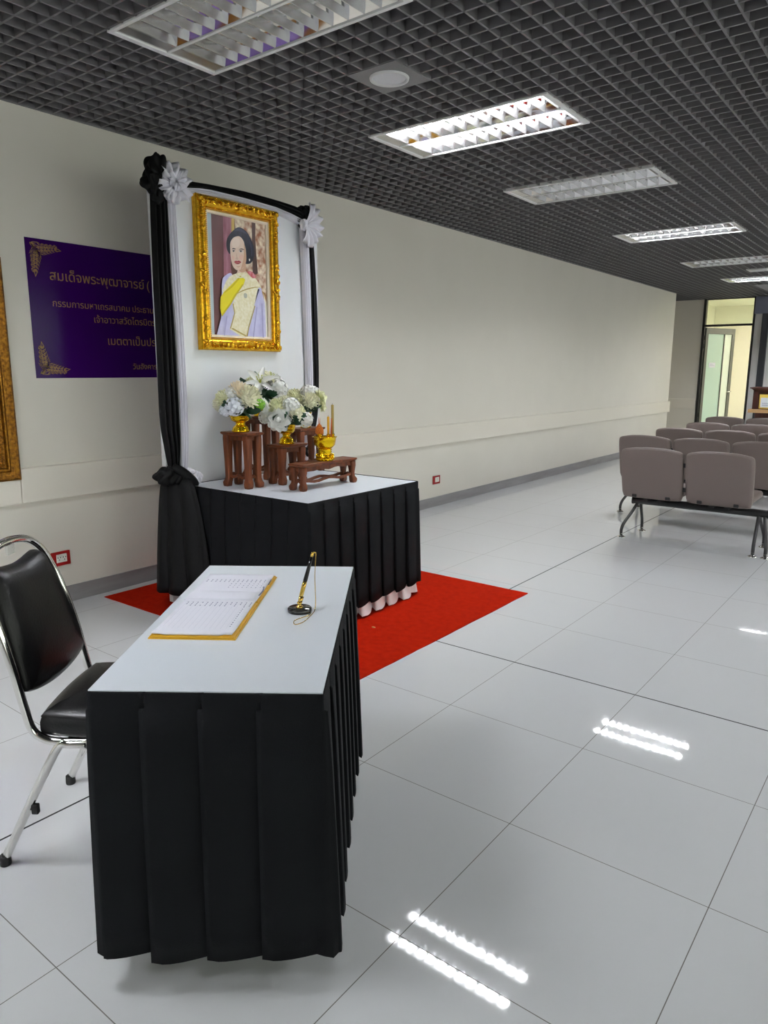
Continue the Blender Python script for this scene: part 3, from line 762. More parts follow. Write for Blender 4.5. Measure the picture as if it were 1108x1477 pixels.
# ------------------------------------------------------------------ framed portrait
PORTRAIT = [('maroon',0,[(1.697,2.396),(1.84,2.396),(1.824,2.07),(1.833,1.64),(1.722,1.65)]),('glare',0,[(1.695,2.397),(1.739,2.397),(1.728,1.651),(1.691,1.654)]),('curtain',0,[(1.832,2.396),(1.901,2.397),(1.901,2.304),(1.882,2.227),(1.88,2.076),(1.893,2.032),(1.822,2.025)]),('goldline',0,[(1.899,2.397),(1.923,2.397),(1.92,2.292),(1.895,2.288)]),('floral',0,[(1.923,2.397),(2.197,2.397),(2.196,1.642),(2.078,1.861),(1.999,2.043),(1.942,2.189)]),('darkcol',0,[(2.068,2.396),(2.1,2.397),(2.095,2.278),(2.109,2.069),(2.064,2.049),(2.066,2.251)]),('shadowR',0,[(2.105,1.974),(2.171,1.948),(2.196,1.642),(2.114,1.639)]),('cream',0,[(2.154,1.947),(2.182,1.868),(2.189,1.643),(2.164,1.644),(2.165,1.803)]),('hair',1,[(1.906,2.305),(1.954,2.334),(2.011,2.323),(2.05,2.287),(2.077,2.237),(2.083,2.184),(2.057,2.134),(2.018,2.118),(1.982,2.133),(1.912,2.216),(1.883,2.193),(1.875,2.162),(1.852,2.189),(1.85,2.23),(1.869,2.269)]),('skin',1,[(1.879,2.211),(1.888,2.242),(1.915,2.268),(1.962,2.279),(1.997,2.249),(2.01,2.198),(2.009,2.152),(2.002,2.12),(1.99,2.096),(1.958,2.075),(1.931,2.07),(1.908,2.079),(1.892,2.1),(1.882,2.137)]),('skin',0,[(1.943,2.091),(2.003,2.128),(2.002,2.074),(2.031,2.046),(1.955,2.008),(1.893,2.025),(1.928,2.055)]),('neckshade',1,[(1.945,2.071),(1.979,2.087),(2.002,2.12),(2.003,2.08),(1.978,2.06)]),('hair',1,[(1.993,2.264),(2.029,2.246),(2.043,2.186),(2.024,2.123),(2.011,2.137),(2.01,2.198)]),('skinlight',1,[(1.892,2.228),(1.915,2.261),(1.951,2.264),(1.96,2.237),(1.941,2.212),(1.907,2.206)]),('neckshade',1,[(1.995,2.242),(2.008,2.197),(2.01,2.148),(2.002,2.119),(1.984,2.095),(1.96,2.077),(1.972,2.109),(1.986,2.149),(1.993,2.196)]),('cheek',1,[(1.954,2.164),(1.981,2.171),(1.987,2.155),(1.969,2.138),(1.95,2.143)]),('cheek',1,[(1.889,2.153),(1.905,2.152),(1.907,2.138),(1.894,2.131)]),('hairlight',1,[(1.919,2.308),(1.954,2.326),(1.995,2.32),(2.026,2.301),(2.0,2.304),(1.963,2.311)]),('hairlight',1,[(2.039,2.27),(2.061,2.235),(2.063,2.193),(2.051,2.164),(2.051,2.203),(2.044,2.236)]),('brow',1,[(1.889,2.192),(1.901,2.201),(1.92,2.2),(1.92,2.196),(1.901,2.195)]),('brow',1,[(1.947,2.197),(1.966,2.207),(1.989,2.206),(1.991,2.201),(1.966,2.202)]),('eyewhite',1,[(1.89,2.181),(1.903,2.188),(1.917,2.184),(1.903,2.178)]),('eyewhite',1,[(1.946,2.186),(1.963,2.195),(1.984,2.19),(1.964,2.183)]),('eye',1,[(1.895,2.182),(1.904,2.187),(1.911,2.184),(1.903,2.178)]),('eye',1,[(1.956,2.188),(1.964,2.194),(1.972,2.189),(1.964,2.184)]),('brow',1,[(1.889,2.183),(1.903,2.19),(1.918,2.186),(1.903,2.187)]),('brow',1,[(1.945,2.188),(1.963,2.197),(1.985,2.192),(1.963,2.194)]),('nose',1,[(1.927,2.176),(1.932,2.15),(1.94,2.142),(1.925,2.137),(1.915,2.141),(1.922,2.147)]),('lip',1,[(1.904,2.118),(1.918,2.126),(1.931,2.126),(1.944,2.13),(1.962,2.122),(1.943,2.11),(1.926,2.107),(1.914,2.11)]),('neckshade',0,[(1.908,2.113),(1.935,2.119),(1.96,2.121),(1.935,2.116)]),('neckshade',1,[(1.917,2.094),(1.936,2.093),(1.957,2.1),(1.937,2.088)]),('neckshade',1,[(1.915,2.139),(1.927,2.135),(1.942,2.142),(1.929,2.133)]),('earring',1,[(2.027,2.148),(2.036,2.152),(2.039,2.143),(2.031,2.136)]),('lilac',1,[(1.8,1.993),(1.813,2.017),(1.863,2.046),(1.883,2.031),(1.85,1.982),(1.797,1.94)]),('lilac',0,[(1.794,1.947),(1.778,1.764),(1.738,1.66),(1.732,1.648),(1.992,1.638),(2.159,1.642),(2.16,1.786),(2.157,1.883),(2.127,1.976),(2.042,2.047),(1.957,2.054),(1.873,2.03)]),('dark',0,[(2.094,1.973),(2.113,1.967),(2.055,1.852),(2.018,1.738),(1.994,1.642),(1.981,1.641),(2.011,1.778),(2.056,1.875)]),('brocade',1,[(1.852,2.017),(1.925,2.051),(2.01,2.063),(2.074,2.038),(2.127,1.98),(2.099,1.97),(2.061,1.86),(2.0,1.714),(1.979,1.647),(1.867,1.692),(1.847,1.706),(1.887,1.802),(1.874,1.847),(1.887,1.894),(1.808,1.918),(1.806,1.948)]),('lilac',0,[(1.785,1.776),(1.875,1.859),(1.887,1.802),(1.846,1.699),(1.864,1.643),(1.747,1.648)]),('yellow',0,[(1.948,2.038),(1.989,2.019),(1.975,1.986),(1.9,1.903),(1.862,1.854),(1.785,1.774),(1.773,1.825),(1.781,1.893),(1.809,1.926)]),('pink',1,[(2.01,2.063),(2.032,2.076),(2.059,2.068),(2.085,2.043),(2.063,2.033),(2.042,2.039)]),('sashshade',0,[(1.975,1.986),(1.9,1.903),(1.862,1.854),(1.785,1.774),(1.782,1.788),(1.85,1.857),(1.887,1.906),(1.962,1.987)]),('sashshade',0,[(1.956,2.032),(1.88,1.962),(1.814,1.919),(1.809,1.926),(1.872,1.968),(1.948,2.038)]),('goldedge',0,[(1.875,1.859),(1.883,1.863),(1.895,1.802),(1.855,1.703),(1.847,1.706),(1.886,1.802)]),('goldedge',0,[(2.061,1.86),(2.069,1.857),(2.008,1.711),(1.988,1.648),(1.979,1.647),(2.0,1.714)]),('goldedge',1,[(1.893,1.914),(1.973,1.954),(2.061,1.978),(2.118,1.982),(2.061,1.972),(1.979,1.948)]),('goldedge',0,[(1.855,1.703),(1.87,1.709),(1.98,1.667),(1.979,1.647)]),('lilacshade',0,[(2.123,1.88),(2.132,1.879),(2.137,1.647),(2.125,1.646)]),('lilacshade',0,[(2.078,1.853),(2.086,1.852),(2.064,1.741),(2.047,1.643),(2.038,1.643),(2.055,1.74)]),('lilacshade',0,[(1.82,1.782),(1.828,1.781),(1.801,1.65),(1.793,1.65)]),('pearl',1,[(1.906,2.045),(1.933,2.03),(1.967,2.036),(1.999,2.057),(1.995,2.048),(1.966,2.028),(1.93,2.022),(1.902,2.037)]),('brooch',1,[(1.972,1.928),(1.985,1.933),(1.998,1.926),(1.995,1.906),(1.982,1.901),(1.971,1.908)])]
t = thing('framed_portrait', 'ornate gold framed portrait of a dark haired person in a yellow sash', 'portrait', (XB, 1.94, 1.566))
y0, y1, z0, z1 = 1.606, 2.278, 1.566, 2.477
f = picture_frame(t, y0, y1, z0, z1, XB, [(0, 0), (0, 0.034), (0.006, 0.042), (0.018, 0.045), (0.026, 0.038), (0.036, 0.050), (0.046, 0.052), (0.054, 0.042), (0.062, 0.038), (0.068, 0.040), (0.072, 0.032), (0.072, 0.02)], None)
f.build('frame', M['gold'], t, world=True)
# carved leaves and scrolls at the corners and the middle of each side
def carving(which, seed=3):
    mb = MB(); rnd = random.Random(seed+which)
    def curl(c, ang, R, x=XB+0.048):
        pts = []
        for i in range(12):
            s = i/11; r = R*(1-0.75*s); a = ang+s*4.4
            pts.append((x+0.008*math.sin(PI*s), c[0]+r*math.cos(a), c[1]+r*math.sin(a)))
        mb.tube(pts, [0.0062*(1-0.5*i/11) for i in range(12)], 6)
    def acanthus(c, ang, ln, x=XB+0.05):
        for k in range(5):
            a = ang+(k-2)*0.42; l = ln*(1-0.13*abs(k-2))
            pts = [(x+0.004*math.sin(PI*i/5)+0.003, c[0]+l*i/5*math.cos(a), c[1]+l*i/5*math.sin(a)) for i in range(6)]
            mb.tube(pts, [0.003, 0.007, 0.008, 0.007, 0.005, 0.002], 6)
    e = 0.034
    for cy, cz, sy, sz in ((y0+e, z0+e, 1, 1), (y1-e, z0+e, -1, 1), (y1-e, z1-e, -1, -1), (y0+e, z1-e, 1, -1))[which:which+1]:
        acanthus((cy, cz), math.atan2(-sz, -sy), 0.034); acanthus((cy, cz), math.atan2(sz, sy), 0.030)
        for k in range(5):
            d = 0.03+0.024*k
            curl((cy+sy*d, cz+(0.008 if k % 2 else -0.008)), rnd.uniform(0, 6), 0.016-0.001*k)
            curl((cy+(0.008 if k % 2 else -0.008), cz+sz*d), rnd.uniform(0, 6), 0.016-0.001*k)
        acanthus((cy+sy*0.15, cz), 0 if sy > 0 else PI, 0.03); acanthus((cy, cz+sz*0.15), PI/2*sz, 0.03)
    ym, zm = (y0+y1)/2, (z0+z1)/2
    for cy, cz, hz in ((ym, z0+e, 1), (ym, z1-e, 1), (y0+e, zm, 0), (y1-e, zm, 0))[which-4:which-3] if which >= 4 else ():
        for k in range(-4, 5):
            d = 0.022*k
            p = (cy+d, cz+0.009*(-1)**k) if hz else (cy+0.009*(-1)**k, cz+d)
            curl(p, rnd.uniform(0, 6), 0.016)
        for s in (-1, 1): acanthus((cy+s*0.095, cz) if hz else (cy, cz+s*0.095), (0 if s > 0 else PI) if hz else s*PI/2, 0.034)
        mb.ball((XB+0.056, cy, cz), (0.008, 0.014, 0.014), 10, 6)
    return mb
for k in range(8): carving(k).build('corner_carving' if k < 4 else 'side_carving', M['gold'], t, world=True)
b = MB(); step = 0.0115
yy = y0+0.078
while yy < y1-0.076:
    b.ball((XB+0.034, yy, z0+0.077), 0.0045, 6, 4); b.ball((XB+0.034, yy, z1-0.077), 0.0045, 6, 4); yy += step
zz = z0+0.078
while zz < z1-0.076:
    b.ball((XB+0.034, y0+0.077, zz), 0.0045, 6, 4); b.ball((XB+0.034, y1-0.077, zz), 0.0045, 6, 4); zz += step
b.build('bead_border', M['gold'], t, world=True)
picture_frame(t, y0+0.072, y1-0.072, z0+0.072, z1-0.072, XB, [(0, 0.024), (0, 0.030), (0.018, 0.026), (0.024, 0.020), (0.024, 0.012)], None).build('mount', M['mat_board'], t, world=True)
PM = {'backing': mat('print_backing', srgb(96, 62, 52), 0.3), 'maroon': mat('print_maroon', srgb(82, 44, 48), 0.3, noise=(9, srgb(104, 60, 60), (1, 1, 0.3))),
      'glare': mat('print_pale_edge', srgb(176, 190, 196), 0.3), 'curtain': mat('print_rose_curtain', srgb(172, 118, 134), 0.3, noise=(30, srgb(128, 70, 84), (1, 3, 0.3))),  # glare: reflection band painted as a pale strip down the left edge
      'goldline': mat('print_gold_stripe', srgb(206, 178, 104), 0.3), 'darkcol': mat('print_brown_post', srgb(80, 58, 54), 0.3),
      'floral': mat('print_floral_brocade', srgb(150, 92, 62), 0.3, noise=(26, srgb(236, 226, 204), (1, 1, 1))), 'shadowR': mat('print_brown_gold', srgb(124, 86, 50), 0.3, noise=(30, srgb(196, 156, 90), (1, 1, 1))),
      'cream': mat('print_cream_fold', srgb(226, 222, 206), 0.3), 'hair': mat('print_black_hair', srgb(30, 30, 42), 0.3, noise=(16, srgb(44, 46, 64), (1, 3, 0.4))),
      'skin': mat('print_skin', srgb(232, 208, 192), 0.3), 'neckshade': mat('print_skin_shade', srgb(206, 166, 138), 0.3), 'brow': mat('print_brow', srgb(70, 56, 56), 0.3),
      'skinlight': mat('print_skin_light', srgb(240, 220, 206), 0.3), 'cheek': mat('print_cheek', srgb(232, 196, 182), 0.3), 'hairlight': mat('print_hair_sheen', srgb(58, 60, 80), 0.3), 'eyewhite': mat('print_eye_white', srgb(226, 218, 214), 0.3), 'sashshade': mat('print_sash_fold', srgb(206, 186, 24), 0.3), 'goldedge': mat('print_gold_braid', srgb(186, 164, 96), 0.3), 'lilacshade': mat('print_lilac_fold', srgb(168, 164, 208), 0.3), 'pearl': mat('print_pearl', srgb(240, 234, 214), 0.3),
      'eye': mat('print_eye', srgb(52, 42, 46), 0.3), 'nose': mat('print_nose', srgb(214, 184, 168), 0.3), 'lip': mat('print_lip', srgb(156, 54, 66), 0.3),
      'earring': mat('print_earring', srgb(236, 232, 222), 0.3), 'lilac': mat('print_lilac_dress', srgb(208, 207, 238), 0.3, noise=(26, srgb(190, 186, 226), (1, 1, 0.6))),
      'dark': mat('print_fold_shadow', srgb(58, 58, 84), 0.3), 'brocade': mat('print_cream_brocade', srgb(244, 238, 214), 0.3, noise=(60, srgb(228, 218, 176), (1, 1, 1))),
      'yellow': mat('print_yellow_sash', srgb(232, 216, 32), 0.3), 'pink': mat('print_pink_flower', srgb(212, 136, 150), 0.3, noise=(60, srgb(188, 70, 70), (1, 1, 1))), 'brooch': mat('print_brooch', srgb(176, 176, 160), 0.3)}
keys = list(PM); mb = MB(); XP = XB+0.012
mb.box(XB+0.001, XP, y0+0.09, y1-0.09, z0+0.09, z1-0.09, mi=0)
for i, (k, sm, pts) in enumerate(PORTRAIT):
    if sm: pts = smooth_loop(pts, 5)
    pts = [(max(y0+0.0905, min(y1-0.0905, a)), max(z0+0.0905, min(z1-0.0905, c))) for a, c in pts]
    x = XP+0.00025*(i+1)
    mb.add([(x, a, c) for a, c in pts], [tuple(range(len(pts)))], mi=keys.index(k))
o = mb.build('picture', [PM[k] for k in keys], t, world=True)
o['label'] = 'printed half length portrait of a person with short black hair'

# ------------------------------------------------------------------ carved altar stands
def make_stand(w, d, h, leg, lab, name='offering_stand', low=False, loc=(0,0,0), group='carved wooden stands on the altar table'):
    t = thing(name, lab, 'stand', loc, 0, group)
    ov = 0.008
    tp = MB(); rs = []
    for ins, z in ((0.006, h-0.022), (-0.004, h-0.014), (-ov, h-0.010), (-ov, h-0.002), (-ov+0.003, h)):
        rs.append([(x, y, z) for x, y in rrect(-w/2+ins, w/2-ins, -d/2+ins, d/2-ins, 0.004, 2)])
    tp.rings(rs, True, True, True, 0, False); tp.build('top', M['wood'], t)
    ap = MB(); n = 16; ah = 0.040 if low else 0.05
    for sx, sy, L in ((0, -1, w), (0, 1, w), (-1, 0, d), (1, 0, d)):
        def prof(u):      # arch cut under the rail, small centre drop for the low bench
            e = abs(2*u-1)
            z = h-0.02-ah*0.55 - ah*0.45*max(0, (e-0.55)/0.45)**1.5
            if low: z = h-0.02-ah*0.5 - ah*0.25*(0.5+0.5*math.cos(6*PI*(u-0.5)))*(1-e*0.4) - ah*0.3*max(0, (e-0.8)/0.2)
            return z
        vs = []; fs = []
        for i in range(n+1):
            u = i/n; s = (u-0.5)*(L-leg*1.2)
            for k, off in ((0, -0.006), (1, 0.006)):
                for z in (prof(u), h-0.018):
                    p = (s, sy*(d/2-leg*0.5)+off) if sx == 0 else (sx*(w/2-leg*0.5)+off, s)
                    vs.append((p[0], p[1], z))
        for i in range(n):
            a = 4*i; b2 = 4*(i+1)
            fs += [(a, b2, b2+1, a+1), (a+2, a+3, b2+3, b2+2), (a, a+2, b2+2, b2), (a+1, b2+1, b2+3, a+3)]
        ap.add(vs, fs)
    ap.build('apron', M['wood'], t)
    for sx in (-1, 1):
        for sy in (-1, 1):
            lg = MB(); rs = []
            prof = [(0.86, 0.0), (0.98, 0.010), (1.02, 0.026), (0.92, 0.042), (0.78, 0.058), (0.78, 0.10), (0.88, 0.55*h), (1.0, h-0.075), (1.04, h-0.04), (1.0, h-0.018)]
            if low: prof = [(0.95, 0.0), (1.2, 0.012), (1.22, 0.025), (0.95, 0.042), (0.85, 0.06), (1.0, 0.085), (1.2, h-0.05), (1.15, h-0.018)]
            for k, z in prof:
                hw = leg/2*k; out = (0.006 if z < 0.04 else 0.0)
                cx, cy = sx*(w/2-leg/2+out), sy*(d/2-leg/2+out)
                rs.append([(x, y, z) for x, y in rrect(cx-hw, cx+hw, cy-hw, cy+hw, hw*0.45, 3)])
            lg.rings(rs); lg.build('leg', M['wood'], t)
    zs = 0.066 if not low else 0.052
    for sx, sy in ((0, -1), (0, 1), (-1, 0), (1, 0)):
        st = MB(); n = 10; L = (w if sx == 0 else d)-leg; rs = []
        for i in range(n+1):
            s = (i/n-0.5)*L; zz = zs+0.008*math.cos(4*PI*(i/n-0.5))*(1 if not low else 0.8)
            c = (s, sy*(d/2-leg*0.5)) if sx == 0 else (sx*(w/2-leg*0.5), s)
            q = [(-0.006, -0.008), (0.006, -0.008), (0.006, 0.008), (-0.006, 0.008)]
            rs.append([(c[0], c[1]+a, zz+b2) if sx == 0 else (c[0]+a, c[1], zz+b2) for a, b2 in q])
        st.rings(rs, smooth=False); st.build('stretcher', M['wood'], t)
    return t
ZT = 0.7485
STANDS = {'A': (0.935, 1.597, 0.222, 0.120, 0.331), 'B': (1.035, 1.875, 0.120, 0.212, 0.245), 'D': (0.745, 1.925, 0.235, 0.125, 0.402), 'E': (0.765, 2.325, 0.125, 0.235, 0.305)}
SL = {'A': 'tall carved wooden stand at the left front of the altar table', 'B': 'carved wooden stand in the middle of the altar table, just behind the low bench',
      'D': 'tallest carved wooden stand, at the back of the table under the lily bouquet', 'E': 'carved wooden stand at the back right of the table behind the incense bowl'}
for k, (x, y, w_, d_, h_) in STANDS.items(): make_stand(w_, d_, h_, 0.046, SL[k], loc=(x, y, ZT))
make_stand(0.105, 0.475, 0.157, 0.034, 'low long carved wooden bench at the front of the altar table', 'offering_bench', True, (1.305, 1.915, ZT))
# ------------------------------------------------------------------ gold bowls and flowers
def bowl(name, lab, loc, rf, rs_, rb, h, deep=0.5, cat='bowl', group='gold pedestal bowls on the stands'):
    t = thing(name, lab, cat, loc, 0, group)
    hs = h*(1-deep)
    ft = MB().lathe([(rf*0.98, 0), (rf, 0.004), (rf, hs*0.18), (rf*0.93, hs*0.24), (rf*0.9, hs*0.45), (rf*0.72, hs*0.62), (rs_*1.15, hs*0.72), (rs_, hs*0.85), (rs_*1.2, hs*0.93), (rs_, hs)], n=36, wob=(12, 0.02))
    ft.build('foot', M['gold_bowl'], t)
    bw = MB().lathe([(rs_, hs), (rb*0.62, hs+0.004), (rb*0.86, hs+(h-hs)*0.3), (rb*0.94, hs+(h-hs)*0.65), (rb*0.97, h-0.006), (rb*1.06, h-0.003), (rb*1.05, h), (rb*0.95, h), (rb*0.9, h-0.012), (rb*0.8, hs+(h-hs)*0.35), (0.005, hs+0.012)], n=36, wob=(16, 0.012))
    bw.build('cup', M['gold_bowl'], t)
    return t

def frame_for(d):
    d = Vector(d).normalized(); up = Vector((0,0,1)) if abs(d.z) < 0.95 else Vector((1,0,0))
    e1 = up.cross(d).normalized(); return d, e1, d.cross(e1)
BLOOM = {}
def bloom_mesh(kind, m, seed=0):
    key = (kind, m.name, seed)
    if key in BLOOM: return BLOOM[key]
    rnd = random.Random(seed+7); mb = MB(); mats = [m]
    def petal(c, d, e, n_, ln, wd, curl, cup, nu=3, nv=4, mi=0):
        """petal from c along d, width axis e, normal n_"""
        c, d, e, n_ = Vector(c), Vector(d), Vector(e), Vector(n_)
        def fn(u, v):
            x = (u-0.5)*2; w = wd*math.sin(PI*min(0.96, 0.12+0.80*v))**0.8
            return c+d*(ln*v)+e*(x*w)+n_*(curl*v*v*ln+cup*x*x*wd)
        mb.sheet(fn, nu, nv, mi)
    if kind in ('mum', 'hydrangea'):
        n = 74 if kind == 'mum' else 46
        mb.ball((0, 0, 0), 0.62, 12, 8)
        for i in range(n):
            z = 1-(i+0.5)/n*1.62; r = math.sqrt(max(0, 1-z*z)); a = i*2.39996+rnd.uniform(-.12, .12)
            d = Vector((r*math.cos(a), r*math.sin(a), z)); dd, e1, e2 = frame_for(d)
            if kind == 'mum':
                petal(d*0.45, (dd*0.9+e2*0.25+Vector((0,0,0.12))).normalized(), e1, e2, 0.55*rnd.uniform(.88, 1.08), 0.135, 0.16, 0.6)
            else:
                c = d*0.80*rnd.uniform(0.93, 1.06)
                a0 = rnd.uniform(0, PI/2)
                for k in range(4):
                    q = e1*math.cos(a0+k*PI/2)+e2*math.sin(a0+k*PI/2)
                    petal(c, (q+dd*0.35).normalized(), dd.cross(q).normalized(), dd, 0.24, 0.13, -0.25, 0.3, 2, 3)
    elif kind == 'rose':
        mb.ball((0, 0, 0.25), (0.25, 0.25, 0.42), 10, 6)
        for ring, (n, tilt, ln, wd, base) in enumerate(((3, 0.25, 0.75, 0.30, 0.08), (4, 0.5, 0.85, 0.38, 0.14), (5, 0.8, 0.92, 0.42, 0.18), (6, 1.15, 0.95, 0.44, 0.2), (6, 1.5, 0.9, 0.45, 0.2))):
            for k in range(n):
                a = 2*PI*(k+0.37*ring)/n+rnd.uniform(-.12, .12)
                o = Vector((math.cos(a), math.sin(a), 0)); d = o*math.sin(tilt)+Vector((0,0,1))*math.cos(tilt)
                e = Vector((-math.sin(a), math.cos(a), 0)); nn = d.cross(e)*-1
                petal(o*base+Vector((0,0,-0.12)), d, e, -o*math.cos(tilt)+Vector((0,0,1))*math.sin(tilt), ln, wd, -0.16+0.06*ring*0, 0.35, 4, 5)
    elif kind == 'lily':
        mats = [m, M['stamen']]
        for k in range(6):
            a = 2*PI*k/6+rnd.uniform(-.06, .06); o = Vector((math.cos(a), math.sin(a), 0))
            d = (o*0.86+Vector((0,0,0.52))).normalized(); e = Vector((-math.sin(a), math.cos(a), 0)); nn = Vector((0,0,1))*0.86-o*0.5
            petal((0, 0, 0), d, e, -nn, 1.25, 0.24 if k % 2 else 0.19, 0.38, -0.5, 4, 8)
        for k in range(6):
            a = 2*PI*k/6+0.5; q = Vector((math.cos(a)*0.22, math.sin(a)*0.22, 0.62))
            mb.tube([(0, 0, 0), q*0.6, q], 0.018, 5, mi=1); mb.ball(q, 0.045, 6, 4, mi=1)
    elif kind == 'leaf':
        petal((0, 0, 0), (0, 0, 1), (1, 0, 0), (0, 1, 0), 1.0, 0.30, 0.35, 0.35, 4, 7)
    me_o = mb.build('bloom', mats); me = me_o.data; COL.objects.unlink(me_o); bpy.data.objects.remove(me_o)
    BLOOM[key] = me; return me
def put(me, name, parent, c, d, s, spin=0.0):
    o = bpy.data.objects.new(name, me); COL.objects.link(o); o.parent = parent
    o.location = c
    q = Vector((0,0,1)).rotation_difference(Vector(d).normalized())
    o.rotation_mode = 'QUATERNION'; o.rotation_quaternion = q @ Euler((0, 0, spin)).to_quaternion()
    o.scale = (s, s, s); return o
CAMV = Vector((0.75, -0.66, 0.0))          # blooms sit round the bouquet; local axes: towards hall / along wall
RT = Vector((0.66, 0.75, 0.0))             # along the bouquet's broad side
def bouquet(lab, loc, blooms, leaves, foam=0.05):
    t = thing('flower_arrangement', lab, 'flowers', loc, 0, 'white flower arrangements on the altar')
    MB().ball((0, 0, 0.0), (foam, foam, 0.04), 12, 7).build('foliage_core', M['leaf'], t)
    for i, (kind, m, r, u, f, s) in enumerate(blooms):     # r along RT, u up, f towards the hall, s radius
        c = RT*r+CAMV*f+Vector((0, 0, u)); d = c-Vector((0, 0, -0.02))
        put(bloom_mesh(kind, M[m], i % 3), 'blossom', t, c, d+CAMV*0.05, s*1.16, i*1.3)
        st = MB().tube([(0, 0, 0.0), tuple(c*0.5), tuple(c-c.normalized()*s*0.2)], 0.003, 5); st.build('stem', M['leaf'], t)
    for i, (r, u, f, s) in enumerate(leaves):
        c = RT*r*0.35+CAMV*f*0.35+Vector((0, 0, u*0.35)); d = RT*r+CAMV*f+Vector((0, 0, u))-c
        put(bloom_mesh('leaf', M['leaf']), 'leaf', t, c, d, s*0.72, i*2.1)
    return t
def top_of(k): x, y, w_, d_, h_ = STANDS[k]; return (x, y, ZT+h_)
xa, ya, za = top_of('A'); xb_, yb_, zb_ = top_of('B'); xd, yd, zd = top_of('D'); xe, ye, ze = top_of('E')
bowl('pedestal_bowl', 'gold pedestal bowl on the tall left front stand', (xa-0.01, ya, za), 0.052, 0.026, 0.062, 0.098, 0.42)
bowl('pedestal_bowl', 'gold pedestal bowl on the middle stand behind the low bench', (xb_, yb_-0.005, zb_), 0.047, 0.022, 0.060, 0.122, 0.5)
bowl('pedestal_bowl', 'gold vase-like bowl with a narrow cup on the tallest back stand', (xd+0.02, yd, zd), 0.055, 0.02, 0.036, 0.125, 0.6)
bowl('pedestal_bowl', 'gold pedestal bowl on the back right stand', (xe, ye, ze), 0.036, 0.018, 0.044, 0.106, 0.5)
bouquet('round bouquet of cream and cool white blooms on the left front stand', (xa-0.01, ya, za+0.118),
    [('mum', 'petal_cream', 0.055, 0.085, 0.05, 0.066), ('hydrangea', 'petal_blue', -0.030, 0.035, 0.075, 0.056), ('mum', 'petal_lime', -0.085, 0.075, 0.02, 0.052),
     ('mum', 'petal_peach', -0.005, 0.120, 0.02, 0.056), ('hydrangea', 'petal_white', -0.045, 0.105, 0.03, 0.044), ('hydrangea', 'petal_green', 0.115, 0.045, 0.035, 0.034),
     ('rose', 'petal_white', 0.14, 0.04, 0.0, 0.036), ('mum', 'petal_cream', -0.11, 0.045, -0.01, 0.044), ('mum', 'petal_cream', 0.03, 0.10, -0.06, 0.055), ('hydrangea', 'petal_white', -0.06, 0.05, -0.08, 0.05), ('hydrangea', 'petal_blue', -0.085, 0.012, 0.05, 0.036)],
    [(-0.10, 0.035, 0.09, 0.13), (-0.09, 0.07, 0.10, 0.11), (0.07, 0.0, 0.10, 0.12), (0.10, 0.02, 0.09, 0.12), (0.02, 0.0, 0.10, 0.09), (0.02, 0.07, 0.10, 0.11), (0.12, 0.07, 0.02, 0.11), (-0.05, 0.0, -0.1, 0.12)])
bouquet('bouquet with large open white lilies on the tallest back stand', (xd+0.02, yd, zd+0.142),
    [('lily', 'petal_white', -0.01, 0.07, 0.05, 0.076), ('hydrangea', 'petal_white', 0.105, 0.035, 0.03, 0.06), ('lily', 'petal_lime', 0.055, 0.095, 0.0, 0.055), ('lily', 'petal_white', -0.07, 0.065, 0.0, 0.05),
     ('hydrangea', 'petal_cream', 0.02, 0.085, -0.05, 0.06), ('mum', 'petal_white', 0.075, 0.075, -0.02, 0.05), ('rose', 'petal_white', -0.03, 0.03, 0.06, 0.03), ('rose', 'petal_cream', -0.055, 0.085, -0.02, 0.04)],
    [(-0.14, 0.06, 0.03, 0.15), (-0.06, -0.01, 0.08, 0.12), (0.03, -0.02, 0.10, 0.12), (0.06, 0.0, 0.10, 0.12), (-0.02, 0.0, 0.10, 0.12), (0.09, -0.02, 0.06, 0.12), (-0.05, 0.03, 0.08, 0.1), (0.0, 0.12, 0.0, 0.14)])
bouquet('low bouquet with large pale roses on the middle stand', (xb_, yb_-0.005, zb_+0.140),
    [('rose', 'petal_white', -0.045, 0.012, 0.075, 0.060), ('mum', 'petal_lime', -0.055, 0.085, 0.03, 0.050), ('hydrangea', 'petal_white', 0.03, 0.095, 0.04, 0.054), ('rose', 'petal_cream', 0.055, 0.045, 0.075, 0.036),
     ('rose', 'petal_lime', 0.085, 0.065, 0.04, 0.030), ('hydrangea', 'petal_white', 0.115, 0.01, 0.03, 0.050), ('hydrangea', 'petal_white', -0.125, 0.03, 0.02, 0.044), ('mum', 'petal_cream', 0.0, 0.10, -0.04, 0.05), ('rose', 'petal_white', -0.09, 0.055, -0.02, 0.045), ('hydrangea', 'petal_cream', 0.07, 0.06, -0.05, 0.05)],
    [(0.03, 0.01, 0.12, 0.13), (0.06, 0.0, 0.12, 0.13), (-0.10, 0.05, 0.09, 0.13), (0.09, 0.04, 0.10, 0.13), (0.02, 0.04, 0.12, 0.12), (-0.01, 0.0, 0.10, 0.1), (0.08, 0.0, 0.09, 0.11)])
